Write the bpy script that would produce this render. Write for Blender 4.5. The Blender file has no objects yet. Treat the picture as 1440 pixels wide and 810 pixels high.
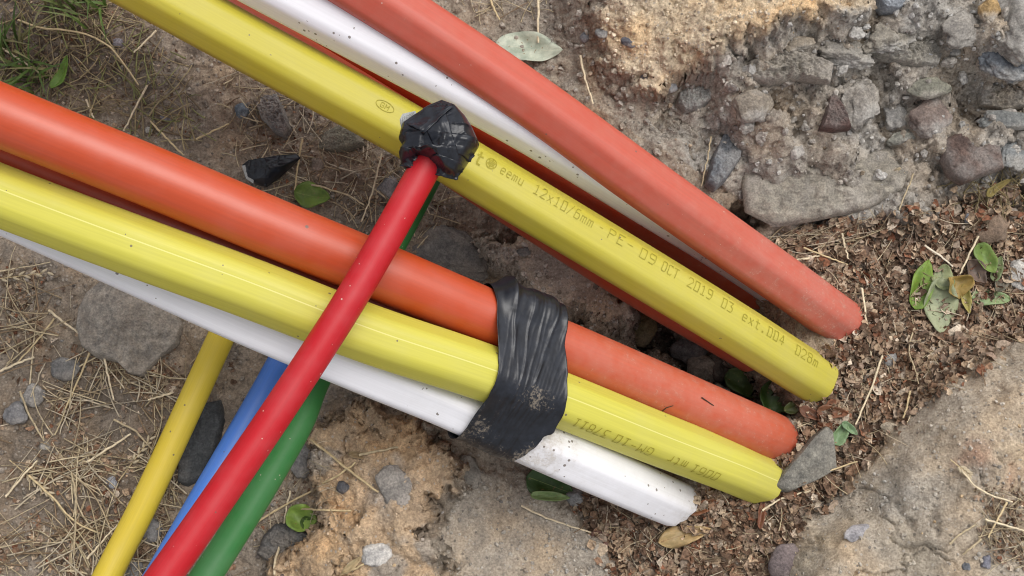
import bpy, bmesh, math, random
import numpy as np
from mathutils import Vector, Matrix, noise as mnoise

random.seed(11)
rng = np.random.default_rng(11)
S = bpy.context.scene
COL = S.collection

# ------------------------------------------------------------------ camera
F, W0, H0 = 1680.0, 1440.0, 810.0
TILT, DIST = math.radians(10), 1.25
CAM = np.array([0, -DIST * math.sin(TILT), DIST * math.cos(TILT)])
R_, U_, V_ = np.array([1., 0, 0]), np.array([0, math.cos(TILT), math.sin(TILT)]), np.array([0, math.sin(TILT), -math.cos(TILT)])
cd = bpy.data.cameras.new('camera')
cd.sensor_width = 36.0
cd.lens = F / W0 * 36.0
cd.clip_start, cd.clip_end = 0.01, 200
cam = bpy.data.objects.new('camera', cd)
COL.objects.link(cam)
cam.location = CAM
cam.rotation_euler = (TILT, 0, 0)
S.camera = cam

# ------------------------------------------------------------------ sky, sun, exposure (soft overcast daylight)
SUN_EL, SUN_AZ = math.radians(64), math.radians(50)      # azimuth from +y (picture top) towards +x
wd = bpy.data.worlds.new('World'); S.world = wd; wd.use_nodes = True
nt = wd.node_tree; nt.nodes.clear()
sky = nt.nodes.new('ShaderNodeTexSky'); sky.sky_type = 'NISHITA'; sky.sun_disc = False
sky.sun_elevation, sky.sun_rotation = SUN_EL, SUN_AZ
sky.air_density, sky.dust_density, sky.ozone_density = 1.0, 4.0, 1.0
hs = nt.nodes.new('ShaderNodeHueSaturation'); hs.inputs['Saturation'].default_value = 0.22
bg = nt.nodes.new('ShaderNodeBackground'); bg.inputs['Strength'].default_value = 0.15
wo = nt.nodes.new('ShaderNodeOutputWorld')
nt.links.new(sky.outputs[0], hs.inputs['Color']); nt.links.new(hs.outputs[0], bg.inputs[0]); nt.links.new(bg.outputs[0], wo.inputs[0])
sd = bpy.data.lights.new('sun', 'SUN'); sd.energy = 0.95; sd.angle = math.radians(42); sd.color = (1.0, 0.965, 0.92)
sun = bpy.data.objects.new('sun', sd); COL.objects.link(sun)
sdir = Vector((math.cos(SUN_EL) * math.sin(SUN_AZ), math.cos(SUN_EL) * math.cos(SUN_AZ), math.sin(SUN_EL)))
sun.rotation_euler = sdir.to_track_quat('Z', 'Y').to_euler()
sun.location = sdir * 4
vs = S.view_settings
vs.view_transform = 'Standard'; vs.look = 'None'; vs.gamma = 1.0; vs.use_curve_mapping = False
vs.exposure = 0.24
S.render.engine = 'CYCLES'
S.cycles.use_denoising = True
S.cycles.max_bounces = 6
S.cycles.pixel_filter_type = 'BLACKMAN_HARRIS'; S.cycles.filter_width = 1.1


def unproj(px, py, z):
    d = V_ + R_ * ((px - W0 / 2) / F) - U_ * ((py - H0 / 2) / F)
    t = (z - CAM[2]) / d[2]
    return CAM + d * t


def proj(P):
    q = np.asarray(P) - CAM
    dep = q @ V_
    return W0 / 2 + F * (q @ R_) / dep, H0 / 2 - F * (q @ U_) / dep, dep


def mpp(px, py, z):                                       # metres per photograph pixel at that place
    return float(proj(unproj(px, py, z))[2]) / F


# ------------------------------------------------------------------ numpy noise
_perm = rng.permutation(512).astype(np.int64)
_perm = np.concatenate([_perm, _perm, _perm])
_ang = rng.random(512) * 2 * np.pi
_gx, _gy = np.cos(_ang), np.sin(_ang)


def perlin(x, y, seed=0):
    x = np.asarray(x, float) + seed * 17.31; y = np.asarray(y, float) - seed * 9.77
    xi = np.floor(x).astype(np.int64); yi = np.floor(y).astype(np.int64)
    fx, fy = x - xi, y - yi
    u = fx * fx * fx * (fx * (fx * 6 - 15) + 10); v = fy * fy * fy * (fy * (fy * 6 - 15) + 10)

    def g(ix, iy, dx, dy):
        h = _perm[_perm[ix & 511] + (iy & 511)]
        return _gx[h] * dx + _gy[h] * dy
    a = g(xi, yi, fx, fy); b = g(xi + 1, yi, fx - 1, fy)
    c = g(xi, yi + 1, fx, fy - 1); d = g(xi + 1, yi + 1, fx - 1, fy - 1)
    return (a + (b - a) * u + ((c + (d - c) * u) - (a + (b - a) * u)) * v) * 1.5


def fbm(x, y, octv=4, seed=0, gain=0.5):
    s, a = 0, 1.0
    for i in range(octv):
        s = s + a * perlin(x * 2 ** i, y * 2 ** i, seed + i * 3.1); a *= gain
    return s


_wx, _wy, _wr = rng.random(512), rng.random(512), rng.random(512)


def worley(x, y, seed=0):
    x = np.asarray(x, float) + seed * 7.7; y = np.asarray(y, float) + seed * 3.3
    xi = np.floor(x).astype(np.int64); yi = np.floor(y).astype(np.int64)
    best = np.full(x.shape, 9.0); second = best.copy(); rid = np.zeros(x.shape)
    for i in (-1, 0, 1):
        for j in (-1, 0, 1):
            h = _perm[_perm[(xi + i) & 511] + ((yi + j) & 511)]
            d = np.hypot(xi + i + _wx[h] - x, yi + j + _wy[h] - y)
            m = d < best
            second = np.where(m, best, np.minimum(second, d))
            rid = np.where(m, _wr[h], rid); best = np.where(m, d, best)
    return best, second, rid


def crag(x, y, seed=0, curv=1.1, tilt=1.0):             # overlapping tilted lumps with creases between them
    x = np.asarray(x, float) + seed * 5.3; y = np.asarray(y, float) + seed * 8.9
    xi = np.floor(x).astype(np.int64); yi = np.floor(y).astype(np.int64); out = np.full(x.shape, -9.0); cid = np.zeros(x.shape)
    for i in (-1, 0, 1):
        for j in (-1, 0, 1):
            h = _perm[_perm[(xi + i) & 511] + ((yi + j) & 511)]; dx = x - (xi + i + _wx[h]); dy = y - (yi + j + _wy[h])
            v = _wr[h] * .8 + tilt * (_gx[h] * dx + _gy[h] * dy) * (.3 + _wx[h]) - curv * (dx * dx + dy * dy)
            m = v > out; out = np.where(m, v, out); cid = np.where(m, _wr[h], cid)
    return out, cid


def sstep(a, b, x):
    t = np.clip((x - a) / (b - a), 0, 1)
    return t * t * (3 - 2 * t)


def poly_sd(px, py, poly):                                # signed distance, positive inside
    n = len(poly); d = np.full(px.shape, 1e18); ins = np.zeros(px.shape, bool)
    for i in range(n):
        ax, ay = poly[i]; bx, by = poly[(i + 1) % n]
        ex, ey = bx - ax, by - ay
        t = np.clip(((px - ax) * ex + (py - ay) * ey) / (ex * ex + ey * ey + 1e-9), 0, 1)
        d = np.minimum(d, (px - ax - t * ex) ** 2 + (py - ay - t * ey) ** 2)
        c = ((ay > py) != (by > py)) & (px < ex * (py - ay) / (ey + (1e-9 if ey == 0 else 0)) + ax)
        ins ^= c
    return np.where(ins, 1, -1) * np.sqrt(d)


# ------------------------------------------------------------------ mesh helpers
def link(name, me, mat=None, parent=None, smooth=True):
    o = bpy.data.objects.new(name, me); COL.objects.link(o)
    if mat: me.materials.append(mat)
    if smooth: me.polygons.foreach_set('use_smooth', np.ones(len(me.polygons), bool))
    if parent: o.parent = parent
    return o


def np_mesh(name, V, Fc, cols=None, attrs=None):
    """V (n,3); Fc (m,k) all faces with k corners; cols (n,3) colour per vertex; attrs dict of floats per vertex"""
    V = np.ascontiguousarray(V, np.float32); Fc = np.ascontiguousarray(Fc, np.int32)
    me = bpy.data.meshes.new(name)
    me.vertices.add(len(V)); me.vertices.foreach_set('co', V.ravel())
    k = Fc.shape[1]
    me.loops.add(Fc.size); me.loops.foreach_set('vertex_index', Fc.ravel())
    me.polygons.add(len(Fc))
    me.polygons.foreach_set('loop_start', np.arange(0, Fc.size, k, dtype=np.int32))
    me.update(calc_edges=True)
    if cols is not None:
        a = me.attributes.new('tint', 'FLOAT_COLOR', 'POINT')
        a.data.foreach_set('color', np.concatenate([cols, np.ones((len(cols), 1))], 1).astype(np.float32).ravel())
    for kname, vals in (attrs or {}).items():
        a = me.attributes.new(kname, 'FLOAT', 'POINT'); a.data.foreach_set('value', np.asarray(vals, np.float32).ravel())
    me.validate()
    return me


def tag(o, label=None, cat=None, group=None, kind=None):
    if label: o['label'] = label
    if cat: o['category'] = cat
    if group: o['group'] = group
    if kind: o['kind'] = kind
    return o


def grid_faces(nu, nv, closed_v=False):
    i = np.arange(nu - 1)[:, None]; j = np.arange(nv if closed_v else nv - 1)[None]
    a = i * nv + j; b = i * nv + (j + 1) % nv
    return np.stack([a, b, b + nv, a + nv], -1).reshape(-1, 4)


# ------------------------------------------------------------------ materials
def new_mat(name):
    m = bpy.data.materials.new(name); m.use_nodes = True
    n = m.node_tree.nodes; n.clear()
    out = n.new('ShaderNodeOutputMaterial'); p = n.new('ShaderNodeBsdfPrincipled')
    m.node_tree.links.new(p.outputs[0], out.inputs[0])
    return m, n, m.node_tree.links, p


def N(n, t, **kw):
    x = n.new(t)
    for k, v in kw.items(): setattr(x, k, v)
    return x


def noise_node(n, l, vec, scale, detail=4, rough=0.55):
    x = n.new('ShaderNodeTexNoise'); x.inputs['Scale'].default_value = scale
    x.inputs['Detail'].default_value = detail; x.inputs['Roughness'].default_value = rough
    if vec is not None: l.new(vec, x.inputs['Vector'])
    return x


def ramp(n, l, src, a, b, ca=(0, 0, 0, 1), cb=(1, 1, 1, 1)):
    x = n.new('ShaderNodeValToRGB'); x.color_ramp.elements[0].position = a; x.color_ramp.elements[1].position = b
    x.color_ramp.elements[0].color = ca; x.color_ramp.elements[1].color = cb
    l.new(src, x.inputs[0]); return x


def mixc(n, l, fac, a, b, mode='MIX'):
    x = n.new('ShaderNodeMix'); x.data_type = 'RGBA'; x.blend_type = mode; x.clamp_factor = True
    for sock, v in ((x.inputs[0], fac), (x.inputs[6], a), (x.inputs[7], b)):
        if hasattr(v, 'is_linked'): l.new(v, sock)
        elif isinstance(v, (int, float)): sock.default_value = v
        else: sock.default_value = (*v, 1)[:4]
    return x.outputs[2]


def mathn(n, l, op, a, b=None):
    x = n.new('ShaderNodeMath'); x.operation = op
    for i, v in enumerate((a, b)):
        if v is None: continue
        if hasattr(v, 'is_linked'): l.new(v, x.inputs[i])
        else: x.inputs[i].default_value = v
    return x.outputs[0]


def bump(n, l, p, h, strength, dist):
    b = n.new('ShaderNodeBump'); b.inputs['Strength'].default_value = strength; b.inputs['Distance'].default_value = dist
    l.new(h, b.inputs['Height']); l.new(b.outputs[0], p.inputs['Normal']); return b


def ground_material():
    m, n, l, p = new_mat('soil')
    tc = N(n, 'ShaderNodeTexCoord').outputs['Object']
    at = N(n, 'ShaderNodeAttribute', attribute_name='tint').outputs['Color']
    n1 = noise_node(n, l, tc, 55, 6, 0.65); n2 = noise_node(n, l, tc, 420, 4, 0.7); n3 = noise_node(n, l, tc, 14, 3)
    c = mixc(n, l, ramp(n, l, n1.outputs[0], .38, .66).outputs[0], (.80, .78, .76), (1.22, 1.20, 1.17))
    c = mixc(n, l, 1.0, at, c, 'MULTIPLY')
    c2 = mixc(n, l, ramp(n, l, n2.outputs[0], .34, .68).outputs[0], (.66, .64, .62), (1.34, 1.33, 1.31))
    c = mixc(n, l, 1.0, c, c2, 'MULTIPLY')
    c = mixc(n, l, ramp(n, l, n3.outputs[0], .45, .7).outputs[0], c, mixc(n, l, 1.0, c, (1.12, 1.0, .86), 'MULTIPLY'))
    v = N(n, 'ShaderNodeTexVoronoi'); v.inputs['Scale'].default_value = 240; l.new(tc, v.inputs['Vector'])
    hv = N(n, 'ShaderNodeSeparateColor'); l.new(v.outputs['Color'], hv.inputs[0])
    sp = mathn(n, l, 'MULTIPLY', mathn(n, l, 'LESS_THAN', v.outputs['Distance'], .34), mathn(n, l, 'GREATER_THAN', hv.outputs[0], .86))
    c = mixc(n, l, mathn(n, l, 'MULTIPLY', sp, .75), c, (.46, .41, .35))
    sp2 = mathn(n, l, 'MULTIPLY', mathn(n, l, 'LESS_THAN', v.outputs['Distance'], .36), mathn(n, l, 'LESS_THAN', hv.outputs[1], .045))
    c = mixc(n, l, mathn(n, l, 'MULTIPLY', sp2, .6), c, (.07, .065, .06))
    l.new(c, p.inputs['Base Color']); p.inputs['Roughness'].default_value = .93; p.inputs['Specular IOR Level'].default_value = .2
    hh = mathn(n, l, 'ADD', mathn(n, l, 'MULTIPLY', n2.outputs[0], .6), mathn(n, l, 'ADD', n1.outputs[0], mathn(n, l, 'MULTIPLY', sp, .35)))
    bump(n, l, p, hh, .75, .004)
    return m


def tint_material(name, rough=.85, var=.35, scale=300, spec=.25, trans=0.0):
    m, n, l, p = new_mat(name)
    tc = N(n, 'ShaderNodeTexCoord').outputs['Object']
    at = N(n, 'ShaderNodeAttribute', attribute_name='tint').outputs['Color']
    n1 = noise_node(n, l, tc, scale, 4)
    c = mixc(n, l, ramp(n, l, n1.outputs[0], .35, .65).outputs[0], (1 - var,) * 3, (1 + var,) * 3)
    l.new(mixc(n, l, 1.0, at, c, 'MULTIPLY'), p.inputs['Base Color'])
    p.inputs['Roughness'].default_value = rough; p.inputs['Specular IOR Level'].default_value = spec
    bump(n, l, p, n1.outputs[0], .4, .001)
    return m


def stone_material():
    m, n, l, p = new_mat('stone')
    tc = N(n, 'ShaderNodeTexCoord').outputs['Object']
    oi = N(n, 'ShaderNodeObjectInfo')
    n1 = noise_node(n, l, tc, 90, 6, .7); n2 = noise_node(n, l, tc, 30, 4); n3 = noise_node(n, l, tc, 500, 3)
    c = mixc(n, l, ramp(n, l, n1.outputs[0], .33, .68).outputs[0], (.55, .55, .56), (1.4, 1.38, 1.33))
    c = mixc(n, l, 1.0, oi.outputs['Color'], c, 'MULTIPLY')
    c = mixc(n, l, mathn(n, l, 'MULTIPLY', ramp(n, l, n2.outputs[0], .46, .62).outputs[0], oi.outputs['Alpha']), c, N(n, 'ShaderNodeAttribute', attribute_name='tint').outputs['Color'])
    c = mixc(n, l, 1.0, c, mixc(n, l, ramp(n, l, n3.outputs[0], .3, .7).outputs[0], (.7,) * 3, (1.25,) * 3), 'MULTIPLY')
    l.new(c, p.inputs['Base Color']); p.inputs['Roughness'].default_value = .82; p.inputs['Specular IOR Level'].default_value = .3
    bump(n, l, p, mathn(n, l, 'ADD', n1.outputs[0], mathn(n, l, 'MULTIPLY', n3.outputs[0], .5)), .6, .003)
    return m


def leaf_material():
    m, n, l, p = new_mat('leaf')
    tc = N(n, 'ShaderNodeTexCoord').outputs['Object']
    oi = N(n, 'ShaderNodeObjectInfo')
    n1 = noise_node(n, l, tc, 70, 5, .65); n2 = noise_node(n, l, tc, 260, 3)
    c = mixc(n, l, ramp(n, l, n1.outputs[0], .4, .66).outputs[0], (.72, .75, .7), (1.25, 1.2, 1.15))
    c = mixc(n, l, 1.0, oi.outputs['Color'], c, 'MULTIPLY')
    c = mixc(n, l, ramp(n, l, n2.outputs[0], .66, .72).outputs[0], c, (.2, .13, .06))
    l.new(c, p.inputs['Base Color']); p.inputs['Roughness'].default_value = .5; p.inputs['Specular IOR Level'].default_value = .4
    bump(n, l, p, n1.outputs[0], .5, .002)
    return m


def duct_material(name, col, rough=.4, dustc=(.42, .34, .25), streak=.05, speck=.0, line=None, spec=.62, grit=.0):
    """coloured polyethylene with lengthwise streaks, fine scratches and soil dust (attribute dust)"""
    m, n, l, p = new_mat(name)
    uv = N(n, 'ShaderNodeUVMap', uv_map='duct').outputs[0]
    tc = N(n, 'ShaderNodeTexCoord').outputs['Object']
    dust = N(n, 'ShaderNodeAttribute', attribute_name='dust').outputs['Fac']
    mp = N(n, 'ShaderNodeMapping'); mp.inputs['Scale'].default_value = (9, 420, 1); l.new(uv, mp.inputs[0])
    st = noise_node(n, l, mp.outputs[0], 1.0, 4, .6)
    big = noise_node(n, l, tc, 28, 4); fine = noise_node(n, l, tc, 330, 5, .75); mid = noise_node(n, l, tc, 95, 6, .72)
    c = mixc(n, l, ramp(n, l, st.outputs[0], .35, .65).outputs[0], tuple(v * (1 - streak) for v in col), tuple(min(1, v * (1 + streak)) for v in col))
    c = mixc(n, l, mathn(n, l, 'MULTIPLY', ramp(n, l, big.outputs[0], .42, .68).outputs[0], .16), c, tuple(.25 * .5 + v * .75 for v in col))
    # a dull film where soil has dried on
    film = mathn(n, l, 'MULTIPLY', dust, ramp(n, l, mid.outputs[0], .15, .95).outputs[0])
    c = mixc(n, l, mathn(n, l, 'MULTIPLY', film, .42), c, dustc)
    # crusts near the buried ends
    cr = mathn(n, l, 'ADD', mathn(n, l, 'MULTIPLY', fine.outputs[0], .55), mathn(n, l, 'MULTIPLY', mid.outputs[0], .45))
    crust = ramp(n, l, mathn(n, l, 'ADD', cr, mathn(n, l, 'MULTIPLY', dust, .115)), .685, .77)
    c = mixc(n, l, mathn(n, l, 'MULTIPLY', crust.outputs[0], .36), c, tuple(v * 1.12 for v in dustc))
    # tiny dark grains
    v = N(n, 'ShaderNodeTexVoronoi'); v.inputs['Scale'].default_value = 230; l.new(tc, v.inputs['Vector'])
    hv = N(n, 'ShaderNodeSeparateColor'); l.new(v.outputs['Color'], hv.inputs[0])
    clus = ramp(n, l, noise_node(n, l, tc, 22, 3).outputs[0], .47, .68).outputs[0]
    thr = mathn(n, l, 'SUBTRACT', .994, mathn(n, l, 'MULTIPLY', clus, speck))
    g = mathn(n, l, 'MULTIPLY', mathn(n, l, 'LESS_THAN', v.outputs['Distance'], mathn(n, l, 'MULTIPLY', hv.outputs[1], .36)), mathn(n, l, 'GREATER_THAN', hv.outputs[0], thr))
    c = mixc(n, l, mathn(n, l, 'MULTIPLY', g, .85), c, (.13, .10, .075))
    if grit:                                                  # pale grains of dry soil sticking to the tube
        vg = N(n, 'ShaderNodeTexVoronoi'); vg.inputs['Scale'].default_value = 310; l.new(tc, vg.inputs['Vector'])
        hg = N(n, 'ShaderNodeSeparateColor'); l.new(vg.outputs['Color'], hg.inputs[0])
        gg = mathn(n, l, 'MULTIPLY', mathn(n, l, 'LESS_THAN', vg.outputs['Distance'], mathn(n, l, 'MULTIPLY', hg.outputs[2], .26)), mathn(n, l, 'GREATER_THAN', hg.outputs[0], mathn(n, l, 'SUBTRACT', 1.0, mathn(n, l, 'MULTIPLY', clus, grit))))
        c = mixc(n, l, mathn(n, l, 'MULTIPLY', gg, .7), c, (.62, .50, .42))
    if line:                                                  # pale line moulded along the duct
        sx = N(n, 'ShaderNodeSeparateXYZ'); l.new(uv, sx.inputs[0])
        dl = mathn(n, l, 'ABSOLUTE', mathn(n, l, 'SUBTRACT', sx.outputs[1], line * .16 / 6.2832))
        c = mixc(n, l, mathn(n, l, 'MULTIPLY', mathn(n, l, 'LESS_THAN', dl, .0005), .55), c, (.80, .78, .30))
    l.new(c, p.inputs['Base Color'])
    r = mathn(n, l, 'ADD', rough, mathn(n, l, 'ADD', mathn(n, l, 'MULTIPLY', film, .35), mathn(n, l, 'MULTIPLY', mid.outputs[0], .08)))
    l.new(r, p.inputs['Roughness'])
    p.inputs['Specular IOR Level'].default_value = spec
    hh = mathn(n, l, 'ADD', mathn(n, l, 'MULTIPLY', st.outputs[0], .04), mathn(n, l, 'ADD', mathn(n, l, 'MULTIPLY', crust.outputs[0], 1.2), mathn(n, l, 'MULTIPLY', mid.outputs[0], .3)))
    bump(n, l, p, hh, .35, .0008)
    return m


def tape_material():
    m, n, l, p = new_mat('black_tape')
    tc = N(n, 'ShaderNodeTexCoord').outputs['Object']
    dust = N(n, 'ShaderNodeAttribute', attribute_name='dust').outputs['Fac']
    n1 = noise_node(n, l, tc, 85, 6, .7); n2 = noise_node(n, l, tc, 400, 4, .7)
    c = mixc(n, l, ramp(n, l, n1.outputs[0], .4, .7).outputs[0], (.009, .010, .014), (.020, .023, .032))
    f = ramp(n, l, mathn(n, l, 'ADD', mathn(n, l, 'ADD', mathn(n, l, 'MULTIPLY', n1.outputs[0], .4), mathn(n, l, 'MULTIPLY', n2.outputs[0], .6)), mathn(n, l, 'MULTIPLY', dust, .20)), .655, .74)
    c = mixc(n, l, mathn(n, l, 'MULTIPLY', f.outputs[0], .62), c, (.30, .25, .19))
    l.new(c, p.inputs['Base Color'])
    l.new(mathn(n, l, 'ADD', .30, mathn(n, l, 'MULTIPLY', f.outputs[0], .4)), p.inputs['Roughness'])
    p.inputs['Specular IOR Level'].default_value = .42
    bump(n, l, p, n2.outputs[0], .12, .0008)
    return m


def plain(name, col, rough=.6, spec=.3):
    m, n, l, p = new_mat(name)
    tc = N(n, 'ShaderNodeTexCoord').outputs['Object']
    n1 = noise_node(n, l, tc, 420, 4, .7)
    l.new(mixc(n, l, ramp(n, l, n1.outputs[0], .3, .7).outputs[0], tuple(v * .75 for v in col), tuple(v * 1.25 for v in col)), p.inputs['Base Color'])
    p.inputs['Roughness'].default_value = rough; p.inputs['Specular IOR Level'].default_value = spec
    return m


M_SOIL = ground_material(); M_STONE = stone_material(); M_LEAF = leaf_material(); M_TAPE = tape_material()
M_LITTER = tint_material('dry_litter', .8, .35, 400)
M_CRUMB = tint_material('soil_crumb', .95, .35, 350, .15)
M_STRAW = tint_material('straw', .55, .2, 220, .4)
M_GRASS = tint_material('grass', .5, .2, 150, .4)

# ------------------------------------------------------------------ ground
CTRL = [(1172, 548, .040), (1150, 575, .026), (1205, 500, .030), (1232, 462, .020), (1150, 625, .030), (1122, 668, .030), (1100, 702, .034), (1050, 716, .028), (992, 732, .030), (945, 752, .020), (900, 745, .004), (-150, 0, 0), (0, 0, .005), (0, 200, 0), (0, 450, 0), (0, 800, 0), (-150, 500, 0), (200, 100, 0), (120, 640, -.004), (300, 720, 0), (200, 850, 0), (320, 560, -.006), (60, 380, 0),
        (330, 150, .004), (400, 220, -.004), (550, 260, -.014), (650, 330, -.024), (760, 380, -.028), (900, 470, -.06), (960, 490, -.085), (1050, 545, -.05), (1130, 590, -.008),
        (1180, 520, .004), (1260, 420, .004), (1200, 350, .006), (1400, 360, .002), (1500, 400, .0), (700, 50, .03), (640, -40, .02), (760, 160, .03), (850, 120, .055), (870, 230, .03), (950, 210, .045),
        (1030, 290, .014), (1060, 325, -.008), (900, 20, .085), (1050, 10, .105), (1200, 20, .10), (1350, 20, .10), (1440, 50, .095), (1550, 100, .09), (1100, 130, .07), (1220, 130, .062), (1320, 130, .058),
        (1430, 150, .058), (1150, 230, .046), (1280, 230, .034), (1100, 295, .028), (1230, 290, .016), (1440, 265, .008), (470, 590, .006), (500, 620, .018), (560, 680, .03), (630, 640, .032), (480, 740, .022), (600, 790, .026),
        (700, 720, .002), (800, 760, .004), (880, 760, -.002), (780, 650, -.022), (700, 655, -.012), (1050, 740, 0), (1150, 690, 0), (980, 800, 0), (1260, 650, .032), (1350, 600, .058), (1440, 650, .07),
        (1200, 790, .04), (1350, 770, .068), (1330, 880, .05), (1500, 560, .045), (430, 650, -.004), (370, 780, .004), (720, 880, .0), (1440, -60, .1), (900, -80, .09), (400, -60, .01), (580, 480, -.012), (500, 400, -.012)]
P_TAN = [(840, -200), (838, 60), (868, 118), (905, 138), (972, 104), (1027, 70), (1045, 56), (1135, 32), (1210, 15), (1230, -20), (1240, -200)]
P_CLOD = [(440, 610), (470, 585), (520, 568), (600, 600), (648, 640), (656, 690), (612, 712), (596, 740), (640, 800), (668, 900), (340, 900), (385, 795), (452, 735), (446, 660)]
P_MOUND = [(1440, 474), (1372, 518), (1292, 572), (1222, 640), (1182, 692), (1132, 730), (1098, 790), (1082, 920), (1800, 920), (1800, 420)]
P_PIT = [(880, 436), (930, 440), (1010, 500), (1125, 566), (1100, 590), (1000, 545), (900, 492)]
P_HOLE = [(1018, 282), (1058, 284), (1082, 316), (1054, 324), (1030, 306)]
P_BROWN = [(680, 348), (730, 332), (790, 352), (850, 395), (884, 440), (880, 476), (800, 462), (720, 420)]
P_SLOPE = [(652, 660), (720, 665), (780, 700), (850, 760), (880, 830), (860, 920), (655, 920), (605, 760), (625, 715)]
P_LITTER = [(1085, 345), (1130, 318), (1210, 312), (1290, 300), (1380, 268), (1500, 250), (1500, 440), (1440, 470), (1372, 516), (1292, 572), (1222, 640), (1182, 692), (1132, 730), (1098, 790), (1080, 900), (880, 900), (850, 770), (800, 700), (860, 690), (960, 690), (1020, 690), (1090, 690), (1110, 640), (1125, 590), (1150, 540), (1170, 490), (1200, 470), (1170, 410)]


def shepard(px, py, s2):
    num = np.zeros(px.shape); den = np.full(px.shape, 1e-12)
    for cx, cy, cz in CTRL:
        d2 = (px - cx) ** 2 + (py - cy) ** 2
        w = np.exp(-d2 / (2 * s2)) + 1e-3 / (1 + d2 / 4000.0) ** 2
        num += w * cz; den += w
    return num / den


STEP = .0014
xin = np.arange(-.64, .6401, STEP); yin = np.arange(-.375, .4301, STEP)
cx_, cy_ = np.meshgrid(np.arange(-.66, .661, .008), np.arange(-.40, .46, .008), indexing='xy')
zc = np.zeros(cx_.shape)
for _ in range(4):
    a_, b_, _d = proj(np.stack([cx_, cy_, zc], -1)); zc = shepard(a_, b_, 46.0 ** 2)


def upsample(zc, X, Y):
    gx = (X + .66) / .008; gy = (Y + .40) / .008
    gx = np.clip(gx, 0, zc.shape[1] - 1.001); gy = np.clip(gy, 0, zc.shape[0] - 1.001)
    i = gx.astype(int); j = gy.astype(int); u, v = gx - i, gy - j
    u = u * u * (3 - 2 * u) * .3 + u * .7; v = v * v * (3 - 2 * v) * .3 + v * .7
    return (zc[j, i] * (1 - u) + zc[j, i + 1] * u) * (1 - v) + (zc[j + 1, i] * (1 - u) + zc[j + 1, i + 1] * u) * v


X, Y = np.meshgrid(xin, yin, indexing='xy')
ZL = upsample(zc, X, Y)
PX, PY, _ = proj(np.stack([X, Y, ZL], -1))
jx = fbm(X * 26, Y * 26, 4, 1) * 16; jy = fbm(X * 26, Y * 26, 4, 5) * 16
jx2 = fbm(X * 90, Y * 90, 3, 2) * 6; jy2 = fbm(X * 90, Y * 90, 3, 6) * 6
QX, QY = PX + jx + jx2, PY + jy + jy2
sd_tan = poly_sd(QX, QY, P_TAN); sd_clod = poly_sd(QX, QY, P_CLOD); sd_mound = poly_sd(PX + jx * .7, PY + jy * .7, P_MOUND)
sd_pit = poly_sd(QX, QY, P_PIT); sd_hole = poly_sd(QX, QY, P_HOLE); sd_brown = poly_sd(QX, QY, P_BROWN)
sd_slope = poly_sd(QX, QY, P_SLOPE); sd_lit = poly_sd(QX, QY, P_LITTER)
Z = ZL.copy()
Z += .026 * sstep(-22, 12, sd_tan) + .042 * sstep(-8, 12, sd_clod) + .044 * sstep(-16, 62, sd_mound)
Z += -.045 * sstep(-8, 14, sd_pit) - .03 * sstep(-6, 12, sd_hole) + .062 * sstep(-8, 16, sd_brown) + .006 * sstep(-8, 16, sd_slope)
k_tan, k_clod, k_mound, k_brown, k_slope, k_lit = (sstep(-8, 10, q) for q in (sd_tan, sd_clod, sd_mound, sd_brown, sd_slope, sd_lit))
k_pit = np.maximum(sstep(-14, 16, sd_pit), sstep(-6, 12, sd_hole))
bank = sstep(640, 800, PX) * sstep(345, 300, PY) * sstep(-.1, .1, (PX - 640) * .62 - PY + 30)
face = bank * sstep(880, 980, PX) * (1 - k_tan)            # rough conglomerate face
smooth_zone = np.clip(face * sstep(150, 210, PY) * .6 + k_mound * .75 + k_slope * .75 + k_brown * .7, 0, 1)
amp = 1 - .72 * smooth_zone
Z += .0055 * fbm(X * 14, Y * 14, 5, 9) * amp
Z += .0030 * fbm(X * 60, Y * 60, 4, 11, .6) * amp * (1 - .5 * k_clod)
w1, w2, wr = worley(X * 70 + jx * .03, Y * 70 + jy * .03, 1)
Z += (.0020 * face + .0016 * (1 - smooth_zone) * (1 - face)) * (sstep(0, .35, w2 - w1) - .6) * (.4 + wr)
cg1, vr = crag(X * 21 + jx * .018, Y * 21 + jy * .018, 4); cg2, vr2 = crag(X * 52 + jx * .04, Y * 52 + jy * .04, 7)
Z -= .010 * sstep(-70, -24, sd_tan) * sstep(8, -12, sd_tan) * sstep(900, 960, PX)
Z += face * (.034 * (cg1 - .35) + .011 * (cg2 - .4) + .006 * fbm(X * 22, Y * 22, 3, 19))
cg3, cr3 = crag(X * 17 + jx * .015, Y * 17 + jy * .015, 11, 1.0, 1.2); cg4, _c = crag(X * 60 + jx * .04, Y * 60 + jy * .04, 13)
Z += k_clod * (.016 * (cg3 - .35) + .0022 * (cg4 - .4)) + k_tan * (.007 * (cg3 - .35) + .003 * (cg4 - .4)) + k_slope * .004 * (cg3 - .35)
e1, e2, _r = worley(X * 10 + jx * .02, Y * 10 + jy * .02, 17); f1, f2, _r = worley(X * 17 + jx * .03, Y * 17 + jy * .03, 18)
Z -= .006 * k_mound * sstep(.045, 0, e2 - e1) * sstep(-.1, .2, fbm(X * 8, Y * 8, 2, 19)) + .007 * (k_clod + .6 * face) * sstep(.06, 0, f2 - f1) * sstep(-.2, .2, fbm(X * 9, Y * 9, 2, 20))
cg5, _c = crag(X * 7.5 + jx * .008, Y * 7.5 + jy * .008, 15, .9, .8)
Z += k_mound * (.010 * (cg5 - .35) + .0008 * (cg3 - .4))
u1, u2, ur = worley(X * 230, Y * 230, 2)
Z += (.0011 * (.5 + .9 * bank + .4 * k_clod) * (1 - .6 * smooth_zone)) * (1 - sstep(.1, .75, u1)) * (ur > .35)
Z += k_clod * .004 * fbm(X * 30, Y * 30, 4, 23, .55)
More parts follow.
